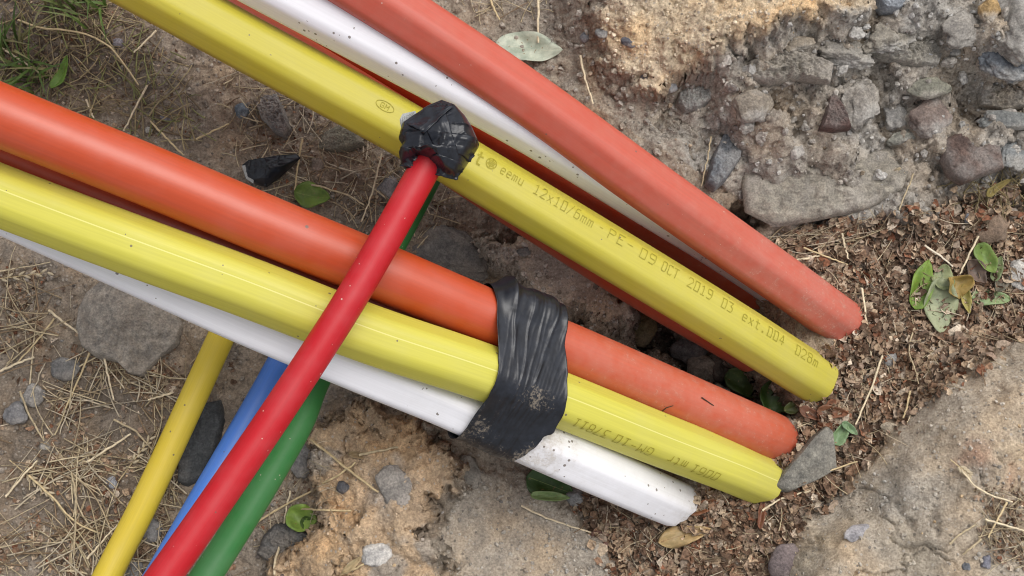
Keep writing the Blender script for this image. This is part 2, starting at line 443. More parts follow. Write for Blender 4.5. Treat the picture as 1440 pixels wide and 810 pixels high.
Z -= .0035 * sstep(.14, .0, np.abs(fbm(X * 40, Y * 40, 3, 21))) * (.3 + .5 * k_clod + .5 * k_tan) * sstep(.0, .5, fbm(X * 12, Y * 12, 2, 31))
Z -= .004 * k_lit
Z0IN = Z
# colours of the soils, patch by patch
C = np.zeros(X.shape + (3,)); C[:] = (.235, .182, .128)


def lay(k, c):
    global C
    C = C * (1 - k[..., None]) + np.array(c) * k[..., None]


lay(sstep(-.1, .5, fbm(X * 9, Y * 9, 4, 41)) * .7, (.20, .165, .13))
lay(sstep(.0, .6, fbm(X * 16, Y * 16, 4, 44)) * .7, (.29, .225, .15))
dark_straw = np.maximum(np.exp(-(((PX - 120) / 130) ** 2 + ((PY - 640) / 150) ** 2)), np.exp(-(((PX - 70) / 130) ** 2 + ((PY - 70) / 70) ** 2)))
lay(np.clip(dark_straw * 1.2, 0, .8), (.14, .105, .075))
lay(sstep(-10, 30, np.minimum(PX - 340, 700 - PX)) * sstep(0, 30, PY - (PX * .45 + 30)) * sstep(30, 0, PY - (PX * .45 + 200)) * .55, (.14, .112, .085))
lay(bank * .9, (.225, .192, .152)); lay(face * .9, (.245, .222, .192))
lay(face * sstep(.4, .8, vr) * .6, (.275, .262, .24)); lay(face * sstep(.35, .05, vr) * .5, (.215, .18, .14)); lay(face * sstep(.55, .9, vr2) * .4, (.26, .26, .255))
lay(bank * sstep(.1, .6, fbm(X * 18, Y * 18, 4, 48)) * .3, (.29, .225, .15))
lay(k_tan * .92, (.43, .345, .23)); lay(k_tan * sstep(.1, .5, fbm(X * 22, Y * 22, 4, 49)) * .6, (.43, .31, .17))
lay(k_clod * .92, (.345, .242, .142)); lay(k_clod * sstep(.1, .5, fbm(X * 20, Y * 20, 4, 51)) * .6, (.40, .255, .12)); lay(k_clod * sstep(.25, .6, fbm(X * 17, Y * 17, 4, 57)) * .7, (.25, .23, .205))
lay(k_slope * .9, (.262, .226, .178)); lay(k_mound * .92, (.305, .258, .194)); lay(k_mound * sstep(.15, .6, fbm(X * 11, Y * 11, 4, 53)) * .5, (.32, .265, .18)); lay(k_mound * sstep(.2, .6, fbm(X * 15, Y * 15, 4, 54)) * .5, (.235, .21, .175))
lay(k_brown * .85, (.34, .28, .225)); lay(k_lit * .9, (.105, .074, .05)); lay(k_pit * .85, (.085, .066, .048))  # the pit and the hole get the darkest colour
for gx_, gy_, gs, gc in ((310, 120, 60, (.30, .245, .18)), (790, 20, 60, (.21, .175, .14)), (555, 690, 26, (.26, .24, .225)), (1240, 690, 34, (.21, .21, .20)), (1340, 640, 20, (.30, .16, .10)), (1400, 672, 14, (.34, .2, .13)), (1160, 240, 40, (.27, .22, .165)), (1110, 110, 40, (.24, .20, .16)), (1080, 180, 34, (.23, .19, .145))):
    lay(np.exp(-(((QX - gx_) / gs) ** 2 + ((QY - gy_) / gs) ** 2)) * .8, gc)
lum = C @ np.array((.3, .55, .15)); des = (.44 - .2 * np.clip(k_tan + k_clod, 0, 1))[..., None]; C = C * (1 - des) + lum[..., None] * des * np.array((1.03, 1.0, .95))
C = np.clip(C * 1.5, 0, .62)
# one sheet: the worked patch in the middle, coarser and coarser outwards
gro = np.cumsum(.004 * 1.28 ** np.arange(30))
xs = np.concatenate([xin[0] - gro[::-1], xin, xin[-1] + gro]); ys = np.concatenate([yin[0] - gro[::-1], yin, yin[-1] + gro])
PADN = len(gro)
Zf = np.pad(Z, PADN, mode='edge'); Cf = np.pad(C, ((PADN, PADN), (PADN, PADN), (0, 0)), mode='edge')
GX, GY = np.meshgrid(xs, ys, indexing='xy')
outd = np.maximum(np.maximum(np.abs(GX) - .64, np.maximum(-.375 - GY, GY - .43)), 0)
fade = np.exp(-outd / .25)
Zf = Zf * fade + (1 - fade) * (.02 * fbm(GX * 3, GY * 3, 3, 71) + .006 * fbm(GX * 25, GY * 25, 3, 72))
fade2 = np.exp(-outd / .05)[..., None]; Cf = Cf * fade2 + (1 - fade2) * np.array((.30, .25, .195)) * (1 + .25 * fbm(GX * 9, GY * 9, 4, 73))[..., None]
gy_z, gx_z = np.gradient(Zf, ys, xs); steep = sstep(.8, 2.2, np.hypot(gx_z, gy_z)) * .8 * (outd < 1e-6) * (1 - .85 * np.pad(k_mound, PADN, mode='edge'))     # broken relief on steep faces
SX = GX + steep * (.0045 * fbm(GX * 30 + Zf * 60, Zf * 130, 3, 81, .6)); SY = GY + steep * (.0055 * fbm(GX * 45, Zf * 150, 3, 82, .6))
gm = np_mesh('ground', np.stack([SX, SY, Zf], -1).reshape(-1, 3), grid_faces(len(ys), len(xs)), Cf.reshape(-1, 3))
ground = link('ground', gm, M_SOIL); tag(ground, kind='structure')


def GZ(x, y):
    gx = np.clip((np.asarray(x) - xin[0]) / STEP, 0, len(xin) - 1.01); gy = np.clip((np.asarray(y) - yin[0]) / STEP, 0, len(yin) - 1.01)
    i = gx.astype(int); j = gy.astype(int); u, v = gx - i, gy - j
    return (Z[j, i] * (1 - u) + Z[j, i + 1] * u) * (1 - v) + (Z[j + 1, i] * (1 - u) + Z[j + 1, i + 1] * u) * v


def soil_at(x, y):
    i = np.clip(((np.asarray(x) - xin[0]) / STEP).astype(int), 0, len(xin) - 1); j = np.clip(((np.asarray(y) - yin[0]) / STEP).astype(int), 0, len(yin) - 1)
    return C[j, i]


def hit(px, py):                                           # where the ground is seen at a pixel of the photograph
    z = 0.02
    for _ in range(14):
        p = unproj(px, py, z); z = .5 * z + .5 * float(GZ(p[0], p[1]))
    p = unproj(px, py, z); return np.array([p[0], p[1], z])


def hit_many(px, py):
    z = np.full(px.shape, .02)
    d = V_[None] + R_[None] * ((px - W0 / 2) / F)[:, None] - U_[None] * ((py - H0 / 2) / F)[:, None]
    for _ in range(14):
        t = (z - CAM[2]) / d[:, 2]; P = CAM + d * t[:, None]
        z = .5 * z + .5 * GZ(P[:, 0], P[:, 1])
    t = (z - CAM[2]) / d[:, 2]; P = CAM + d * t[:, None]; P[:, 2] = GZ(P[:, 0], P[:, 1]); return P


# ------------------------------------------------------------------ ducts and tubes
class Duct:
    def __init__(s, pts, r, lobes=0, amp=0, phase=0, n=96):
        P = np.array([unproj(a, b, c) for a, b, c in pts])
        k = len(P); t = np.concatenate([[0], np.cumsum(np.linalg.norm(np.diff(P, axis=0), axis=1) ** .5)])
        out = []                                           # centripetal Catmull-Rom
        Pe = np.vstack([2 * P[0] - P[1], P, 2 * P[-1] - P[-2]]); te = np.concatenate([[t[0] - (t[1] - t[0])], t, [t[-1] + (t[-1] - t[-2])]])
        for i in range(1, k):
            t0, t1, t2, t3 = te[i - 1:i + 3]; p0, p1, p2, p3 = Pe[i - 1:i + 3]
            for tt in np.linspace(t1, t2, 24, endpoint=False):
                a1 = (t1 - tt) / (t1 - t0) * p0 + (tt - t0) / (t1 - t0) * p1; a2 = (t2 - tt) / (t2 - t1) * p1 + (tt - t1) / (t2 - t1) * p2; a3 = (t3 - tt) / (t3 - t2) * p2 + (tt - t2) / (t3 - t2) * p3
                b1 = (t2 - tt) / (t2 - t0) * a1 + (tt - t0) / (t2 - t0) * a2; b2 = (t3 - tt) / (t3 - t1) * a2 + (tt - t1) / (t3 - t1) * a3
                out.append((t2 - tt) / (t2 - t1) * b1 + (tt - t1) / (t2 - t1) * b2)
        out.append(P[-1]); A = np.array(out)
        L = np.concatenate([[0], np.cumsum(np.linalg.norm(np.diff(A, axis=0), axis=1))])
        m = max(40, int(L[-1] / .005)); s.L = np.linspace(0, L[-1], m)
        A = np.stack([np.interp(s.L, L, A[:, i]) for i in range(3)], -1)
        for _ in range(6): A[1:-1] = A[1:-1] * .5 + (A[:-2] + A[2:]) * .25
        s.P = A
        T = np.gradient(A, axis=0); s.T = T / np.linalg.norm(T, axis=1)[:, None]
        nn = np.array([0, 0, 1.]) - s.T[0] * s.T[0][2]; NN = []
        for i in range(m):                                  # carry the frame along the path
            nn = nn - s.T[i] * (nn @ s.T[i]); nn /= np.linalg.norm(nn); NN.append(nn)
        s.N = np.array(NN); s.B = np.cross(s.N, s.T)          # towards the picture's upper right for ducts running down to the right
        s.r, s.lobes, s.amp, s.phase, s.n = r, lobes, amp, phase, n

    def rad(s, th):
        th = np.asarray(th, float)
        if not s.lobes: return np.full(th.shape, s.r)
        w = 2 * np.pi / s.lobes; x = np.mod(th - s.phase, w) - w / 2          # flats between rounded corners
        a = (1 - s.amp * 2.9) / np.cos(x)
        return s.r * 1.012 * (1 - .5 * (np.sqrt((1 - a) ** 2 + .00035) + (1 - a)))

    def at(s, l, th, off=0.0):
        l = np.asarray(l, float); th = np.asarray(th, float)
        f = lambda A: np.stack([np.interp(l, s.L, A[:, i]) for i in range(3)], -1)
        P, Nn, B = f(s.P), f(s.N), f(s.B)
        rr = (s.rad(th) + off)[..., None]
        return P + rr * (np.cos(th)[..., None] * Nn + np.sin(th)[..., None] * B)

    def l_at(s, px, py):
        a, b, _ = proj(s.P); return float(s.L[np.argmin((a - px) ** 2 + (b - py) ** 2)])

    def build(s, name, mat, dust_px=None, label=None, cat='duct', group=None, base_dust=.06, spots=(), cut=None, wall=.004, hollow=True):
        th = np.linspace(-np.pi, np.pi, s.n, endpoint=False)
        LL, TH = np.meshgrid(s.L, th, indexing='ij')
        wob = np.ones(LL.shape)
        V = s.at(LL, TH); V = s.P[:, None] + (V - s.P[:, None]) * wob[..., None]
        if cut:                                               # slanted, ragged saw cut at the buried end
            sh = cut[0] * np.sin(th) * s.r + cut[1] * fbm(np.cos(th) * 2.2 + 4, np.sin(th) * 2.2, 3, 7)
            for k_, w_ in ((-1, 1.0), (-2, .66), (-3, .33)): V[k_] += s.T[-1] * (sh * w_)[:, None]
        m = len(s.L); Fc = grid_faces(m, s.n, True); V = V.reshape(-1, 3)
        lx = LL.ravel()
        ends = []
        for e in (0, m - 1):                                  # a real open end with a wall and a dark bore
            base = e * s.n; ring_o = V[base:base + s.n]; c = s.P[e]; tt = s.T[e] * (1 if e == 0 else -1)
            r1 = c + (ring_o - c) * (1 - wall / s.r); r2 = r1 + tt * .05; r3 = c + tt * .05 + (r1 - c) * .02
            base = len(V); i0 = base + s.n; V = np.vstack([V, ring_o, r1, r2, r3]); lx = np.concatenate([lx, np.full(4 * s.n, s.L[e])])
            j = np.arange(s.n); j2 = (j + 1) % s.n
            rows = [base + j, i0 + j, i0 + s.n + j, i0 + 2 * s.n + j]; rows2 = [base + j2, i0 + j2, i0 + s.n + j2, i0 + 2 * s.n + j2]
            for q in range(3):
                f = np.stack([rows[q], rows2[q], rows2[q + 1], rows[q + 1]], -1); ends.append(f if e else f[:, ::-1])
        Fc = np.vstack([Fc[:, ::-1]] + ends)
        d = np.full(len(V), base_dust)
        if dust_px:                                           # where the dried soil starts and where it is thickest, along the duct
            l0, l1 = s.l_at(*dust_px[0]), s.l_at(*dust_px[1])
            d = base_dust + sstep(l0, l1, lx) * dust_px[2]
        for sx_, sy_, sr_, sa_ in spots: d = d + sa_ * np.exp(-((lx - s.l_at(sx_, sy_)) / sr_) ** 2)
        me = np_mesh(name, V, Fc, attrs={'dust': d})
        uvl = me.uv_layers.new(name='duct')
        vi = np.zeros(len(me.loops), np.int32); me.loops.foreach_get('vertex_index', vi)
        ang = np.concatenate([np.tile(th / (2 * np.pi), m), np.tile(th / (2 * np.pi), 8)])[:len(V)]
        uv = np.stack([lx[vi], ang[vi] * .16], -1).astype(np.float32)
        uvl.data.foreach_set('uv', uv.ravel())
        s.o = link(name, me, mat)
        if label: tag(s.o, label, cat, group)
        return s.o


M_YEL_A = duct_material('yellow_polyethylene_upper', (.51, .445, .042),   .44, speck=.03, spec=.46)
M_YEL_B = duct_material('yellow_polyethylene_lower', (.57, .525, .07), .42, speck=.035, line=.10, spec=.46)
M_ORA_A = duct_material('orange_polyethylene_upper', (.51, .068, .034), .42, (.50, .33, .25), grit=.10)
M_ORA_B = duct_material('orange_polyethylene_lower', (.49, .058, .011), .34, (.50, .30, .22))
M_WHI = duct_material('white_polyethylene', (.84, .835, .87), .50, (.40, .34, .27), .04, .55)
M_RED = duct_material('red_tube', (.46, .002, .010), .44, (.55, .25, .22), spec=.38, grit=.16)
M_GRN = duct_material('green_tube', (.020, .165, .032), .44, (.40, .36, .25), spec=.4, grit=.2)
M_BLU = duct_material('blue_tube', (.055, .19, .62), .40)
M_YTU = duct_material('yellow_tube', (.66, .49, .035), .44, speck=.015, spec=.45)

R50 = .025
GU, GL, GT = 'ducts of the upper bundle', 'ducts of the lower bundle', 'thin tubes laid across the lower bundle'
YU = Duct([(-420, -360, .36), (-150, -212, .32), (100, -75, .28), (340, 57, .234), (562, 178, .196), (680, 248, .172), (902, 381, .118), (1041, 466, .072), (1110, 510, .036), (1150, 535, .010)], R50, 6, .020, .57)
YU.build('yellow_duct', M_YEL_A, ((700, 260), (1150, 535), .45), 'upper yellow duct printed with size and date, taped red tube end above it', group=GU)
OU = Duct([(-200, -470, .40), (150, -250, .34), (400, -85, .29), (607, 49, .24), (740, 138, .205), (924, 270, .145), (1040, 352, .092), (1120, 408, .05), (1164, 440, .022), (1196, 462, -.018), (1202, 468, -.085)], R50, 6, .021, -.1)
OU.build('orange_duct', M_ORA_A, ((760, 150), (1195, 458), .85), 'scuffed orange duct on the upper right edge of the upper bundle', group=GU, base_dust=.45)
WU = Duct([(-260, -370, .34), (50, -200, .31), (340, -43, .266), (604, 99, .214), (740, 174, .178), (924, 288, .104), (1000, 336, .05), (1080, 390, -.01), (1150, 440, -.07)], R50, 6, .02, .3)
WU.build('white_duct', M_WHI, ((760, 180), (960, 310), .3), 'white duct squeezed between the upper yellow and upper orange ducts', group=GU)
HO1 = Duct([(-300, -360, .27), (50, -170, .215), (340, -12, .15), (604, 128, .108), (850, 272, .045), (1000, 365, -.005), (1090, 425, -.06)], R50)
HO1.build('orange_duct', M_ORA_B, ((640, 150), (980, 350), .8), 'shaded orange duct seen in the gap between upper yellow and white ducts', group=GU)
HO2 = Duct([(-300, -300, .31), (50, -110, .24), (300, 20, .186), (562, 176, .142), (755, 303, .098), (919, 409, .05), (1000, 456, .022), (1060, 492, -.01)], R50)
HO2.build('orange_duct', M_ORA_B, ((755, 303), (1000, 456), .9), 'orange duct peeking out below the lower edge of the upper yellow duct', group=GU)

OL = Duct([(-450, -20, .43), (-200, 80, .38), (0, 162, .33), (214, 249, .288), (400, 327, .250), (540, 384, .216), (687, 446, .174), (794, 490, .140), (930, 548, .088), (1020, 587, .056), (1062, 605, .034), (1090, 617, .004), (1096, 623, -.07)], R50)
OL.build('orange_duct', M_ORA_B, ((640, 430), (900, 530), 1.0), 'glossy orange duct along the top of the lower bundle, tape round it', group=GL)
YL = Duct([(-450, 98, .36), (-200, 195, .325), (0, 275, .292), (200, 350, .272), (340, 401, .252), (520, 470, .222), (659, 516, .192), (777, 558, .155), (920, 615, .100), (1024, 655, .052), (1052, 667, .032), (1076, 677, .012)], R50, 6, .019, .47)
YL.build('yellow_duct', M_YEL_B, ((790, 560), (1070, 676), .4), 'lower yellow duct with pale lengthwise line and upside down print', group=GL, cut=(.45, .0015))
WL = Duct([(-450, 90, .32), (-200, 200, .275), (0, 289, .243), (222, 390, .222), (340, 444, .206), (520, 520, .178), (632, 566, .156), (700, 598, .142), (777, 633, .122), (870, 674, .080), (926, 699, .036), (950, 709, .012)], R50, 6, .028, .0)
WL.build('white_duct', M_WHI, ((480, 500), (800, 640), .55), 'white duct along the underside of the lower bundle, speckled with soil', group=GL, base_dust=.05, spots=((752, 622, .03, 1.3), (590, 548, .03, .25), (950, 710, .03, .8)), cut=(.55, .004))
HOL = Duct([(-450, 60, .34), (-200, 140, .30), (0, 217, .255), (200, 302, .232), (400, 382, .198), (560, 440, .16), (687, 490, .122), (794, 528, .08), (900, 570, .03), (980, 600, -.03)], R50)
HOL.build('orange_duct', M_ORA_B, None, 'dark shaded orange duct beneath the lower orange and yellow ducts', group=GL)

RT = .0132
RED = Duct([(628, 182, .262), (600, 232, .266), (548, 326, .274), (494, 419, .280), (428, 522, .284), (362, 621, .288), (231, 810, .302), (130, 950, .318), (0, 1120, .34), (-160, 1320, .35)], RT, n=40)
RED.build('red_tube', M_RED, None, 'red tube lying across the lower bundle, its end wrapped in black tape', 'tube', GT, base_dust=.10)
GREEN = Duct([(602, 250, .07), (566, 319, .084), (505, 430, .10), (440, 544, .118), (426, 585, .126), (375, 675, .148), (294, 804, .18), (200, 940, .21), (60, 1120, .23)], RT, n=40)
GREEN.build('green_tube', M_GRN, None, 'green tube passing under the lower bundle, right of the red tube', 'tube', GT, base_dust=.2)
BLUE = Duct([(478, 350, .012), (430, 442, .018), (393, 511, .024), (351, 586, .03), (291, 690, .042), (232, 793, .056), (150, 930, .075), (30, 1120, .1)], RT, n=40)
BLUE.build('blue_tube', M_BLU, None, 'blue tube half hidden behind the red tube near the bottom', 'tube', GT)
YTUB = Duct([(352, 385, .034), (310, 476, .038), (243, 622, .042), (196, 722, .044), (166, 780, .046), (150, 812, .05), (90, 930, .06), (0, 1110, .08)], RT * 1.03, n=40)
YTUB.build('yellow_tube', M_YTU, None, 'thin yellow tube leaving the lower bundle towards the bottom left', 'tube', GT)

# ------------------------------------------------------------------ printing on the yellow ducts (stroke letters wrapped round the duct)
G = {
    '0': [[(.1, 0), (.8, 0), (.8, 1), (.1, 1), (.1, 0)], ], '1': [[(.15, .8), (.45, 1), (.45, 0)], [(.15, 0), (.75, 0)]],
    '2': [[(.05, .8), (.2, 1), (.65, 1), (.8, .8), (.8, .6), (.05, 0), (.85, 0)]], '3': [[(.05, 1), (.8, 1), (.4, .58), (.8, .4), (.8, .12), (.65, 0), (.05, 0)]],
    '4': [[(.65, 0), (.65, 1), (.05, .3), (.9, .3)]], '6': [[(.75, 1), (.25, 1), (.08, .7), (.08, .05), (.2, 0), (.7, 0), (.82, .15), (.82, .42), (.7, .55), (.1, .55)]],
    '7': [[(.05, 1), (.85, 1), (.35, 0)]], '8': [[(.2, .54), (.08, .7), (.08, .9), (.2, 1), (.68, 1), (.8, .9), (.8, .7), (.68, .54), (.2, .54), (.08, .4), (.08, .12), (.2, 0), (.68, 0), (.8, .12), (.8, .4), (.68, .54)]],
    '9': [[(.1, 0), (.65, 0), (.82, .3), (.82, .95), (.7, 1), (.2, 1), (.08, .85), (.08, .6), (.2, .46), (.8, .46)]], 'x': [[(.1, .62), (.75, 0)], [(.75, .62), (.1, 0)]],
    '/': [[(.05, -.05), (.8, 1.05)]], 'm': [[(.05, 0), (.05, .62)], [(.05, .5), (.25, .62), (.42, .55), (.42, 0)], [(.42, .5), (.6, .62), (.8, .55), (.8, 0)]],
    '-': [[(.1, .5), (.75, .5)]], 'P': [[(.08, 0), (.08, 1), (.65, 1), (.8, .88), (.8, .6), (.65, .48), (.08, .48)]], 'E': [[(.8, 1), (.08, 1), (.08, 0), (.8, 0)], [(.08, .5), (.6, .5)]],
    'O': [[(.2, 0), (.7, 0), (.82, .15), (.82, .85), (.7, 1), (.2, 1), (.08, .85), (.08, .15), (.2, 0)]], 'C': [[(.82, .85), (.7, 1), (.2, 1), (.08, .85), (.08, .15), (.2, 0), (.7, 0), (.82, .15)]],
    'T': [[(.02, 1), (.85, 1)], [(.44, 1), (.44, 0)]], 'e': [[(.1, .32), (.78, .32), (.78, .5), (.62, .64), (.25, .64), (.1, .5), (.1, .14), (.25, 0), (.72, 0)]],
    't': [[(.35, .95), (.35, .1), (.45, 0), (.7, 0)], [(.1, .64), (.7, .64)]], '.': [[(.3, 0), (.45, 0), (.45, .1), (.3, .1), (.3, 0)]], 'r': [[(.15, 0), (.15, .62)], [(.15, .42), (.4, .62), (.72, .58)]],
    'c': [[(.76, .55), (.6, .64), (.25, .64), (.1, .5), (.1, .14), (.25, 0), (.6, 0), (.76, .1)]], 'o': [[(.25, .64), (.1, .5), (.1, .14), (.25, 0), (.62, 0), (.78, .14), (.78, .5), (.62, .64), (.25, .64)]],
    'u': [[(.1, .64), (.1, .1), (.22, 0), (.6, 0), (.76, .12)], [(.76, .64), (.76, 0)]], 'G': [[(.82, .85), (.7, 1), (.2, 1), (.08, .85), (.08, .15), (.2, 0), (.7, 0), (.82, .15), (.82, .48), (.5, .48)]],
    'M': [[(.05, 0), (.05, 1), (.44, .45), (.84, 1), (.84, 0)]], ' ': [],
}
M_INK = plain('faded_ink', (.34, .295, .03), .6)
M_INK2 = plain('faded_ink_pale', (.36, .31, .025), .6)


def ribbon_parts(duct, strokes, wid, off0):
    """strokes: polylines of (l, arc) in metres on the duct's surface (arc = length round it from the top)"""
    Vs, Fs, k, q = [], [], 0, 0
    for pl in strokes:
        pl = np.array(pl, float)
        for a, b in zip(pl[:-1], pl[1:]):
            d = b - a; ln = np.hypot(*d)
            if ln < 1e-7: continue
            d /= ln; nrm = np.array([-d[1], d[0]]) * wid / 2
            a2, b2 = a - d * wid * .3, b + d * wid * .3
            m = max(2, int(ln / .0012) + 1); t = np.linspace(0, 1, m)[:, None]
            c = a2 + (b2 - a2) * t; e = np.stack([c + nrm, c - nrm], 1).reshape(-1, 2)
            V = duct.at(e[:, 0], e[:, 1] / duct.r, off0 + (q % 9) * .00002); q += 1
            i = np.arange(m - 1) * 2
            Vs.append(V); Fs.append(np.stack([i, i + 1, i + 3, i + 2], -1) + k); k += len(V)
    return np.vstack(Vs), np.vstack(Fs)


def word(duct, txt, p0, p1, th0, h, wid, mat, flip=False, name='printed_text'):
    l0, l1 = duct.l_at(*p0), duct.l_at(*p1); adv = (l1 - l0) / len(txt); st = []
    arc0 = th0 * duct.r
    for i, ch in enumerate(txt):
        for pl in G[ch]:
            st.append([(l0 + adv * (i + x * .86), arc0 + (-1 if flip else 1) * (y - .5) * h) for x, y in pl])
    V, Fc = ribbon_parts(duct, st, wid, .00035)
    o = link(name, np_mesh(name, V, Fc), mat, duct.o, False); return o


def upY(px):                                              # centre line of the upper yellow duct in the photograph
    return (px, np.interp(px, [340, 562, 680, 902, 1041, 1145], [57, 178, 248, 381, 466, 532]))


for txt, a, b in (('12x10/6mm', 753, 837), ('-', 843, 852), ('PE', 857, 880), ('-', 882, 892), ('09', 902, 922), ('OCT', 930, 957), ('2019', 964, 1002), ('03', 1012, 1032), ('ext.004', 1042, 1098), ('028m', 1112, 1146)):
    word(YU, txt, upY(a - 20), upY(b - 20), .40, .0098, .00082, M_INK)
word(YU, 'ct', upY(645), upY(667), .30, .0125, .0019, M_INK2)
word(YU, 'eemu', upY(690), upY(722), .38, .0085, .0009, M_INK2)
lc = YU.l_at(*upY(677)); st = []
for rr in (.0048, .0026):
    st.append([(lc + rr * math.cos(t), .34 * R50 + rr * math.sin(t)) for t in np.linspace(0, 2 * math.pi, 25)])
for k in range(3):
    t = k * math.pi / 3 + .4; st.append([(lc + .0048 * math.cos(t), .34 * R50 + .0048 * math.sin(t)), (lc - .0048 * math.cos(t), .34 * R50 - .0048 * math.sin(t))])
V_m, F_m = ribbon_parts(YU, st, .0010, .00035); link('printed_emblem', np_mesh('printed_emblem', V_m, F_m), M_INK2, YU.o, False)
lc = YU.l_at(*upY(531)); st = [[(lc + .0085 * math.cos(t), .16 * R50 + .0042 * math.sin(t)) for t in np.linspace(0, 2 * math.pi, 41)]]
for i, ch in enumerate('GM'):
    for pl in G[ch]: st.append([(lc - .0042 + .0046 * (i + x * .84), .16 * R50 + (y - .5) * .0044) for x, y in pl])
V_m, F_m = ribbon_parts(YU, st, .00062, .00035); link('printed_emblem', np_mesh('printed_emblem', V_m, F_m), M_INK2, YU.o, False)


def loY(px):
    return (px, np.interp(px, [659, 777, 920, 1024, 1078], [516, 558, 615, 655, 678]))


for txt, a, b in (('0061', 1016, 981), ('mtr', 972, 946), ('GM-10', 926, 872), ('37811', 868, 814), ('-7', 804, 786)):
    word(YL, txt, loY(a - 19), loY(b - 19), -.70, .0100, .00082, M_INK, True)
# ------------------------------------------------------------------ black tape round the lower bundle
def hull2(pts):
    pts = sorted(map(tuple, pts))
    def half(ps):
        h = []
        for p in ps:
            while len(h) > 1 and (h[-1][0] - h[-2][0]) * (p[1] - h[-2][1]) - (h[-1][1] - h[-2][1]) * (p[0] - h[-2][0]) <= 0: h.pop()
            h.append(p)
        return h
    a, b = half(pts), half(pts[::-1]); return np.array(a[:-1] + b[:-1])


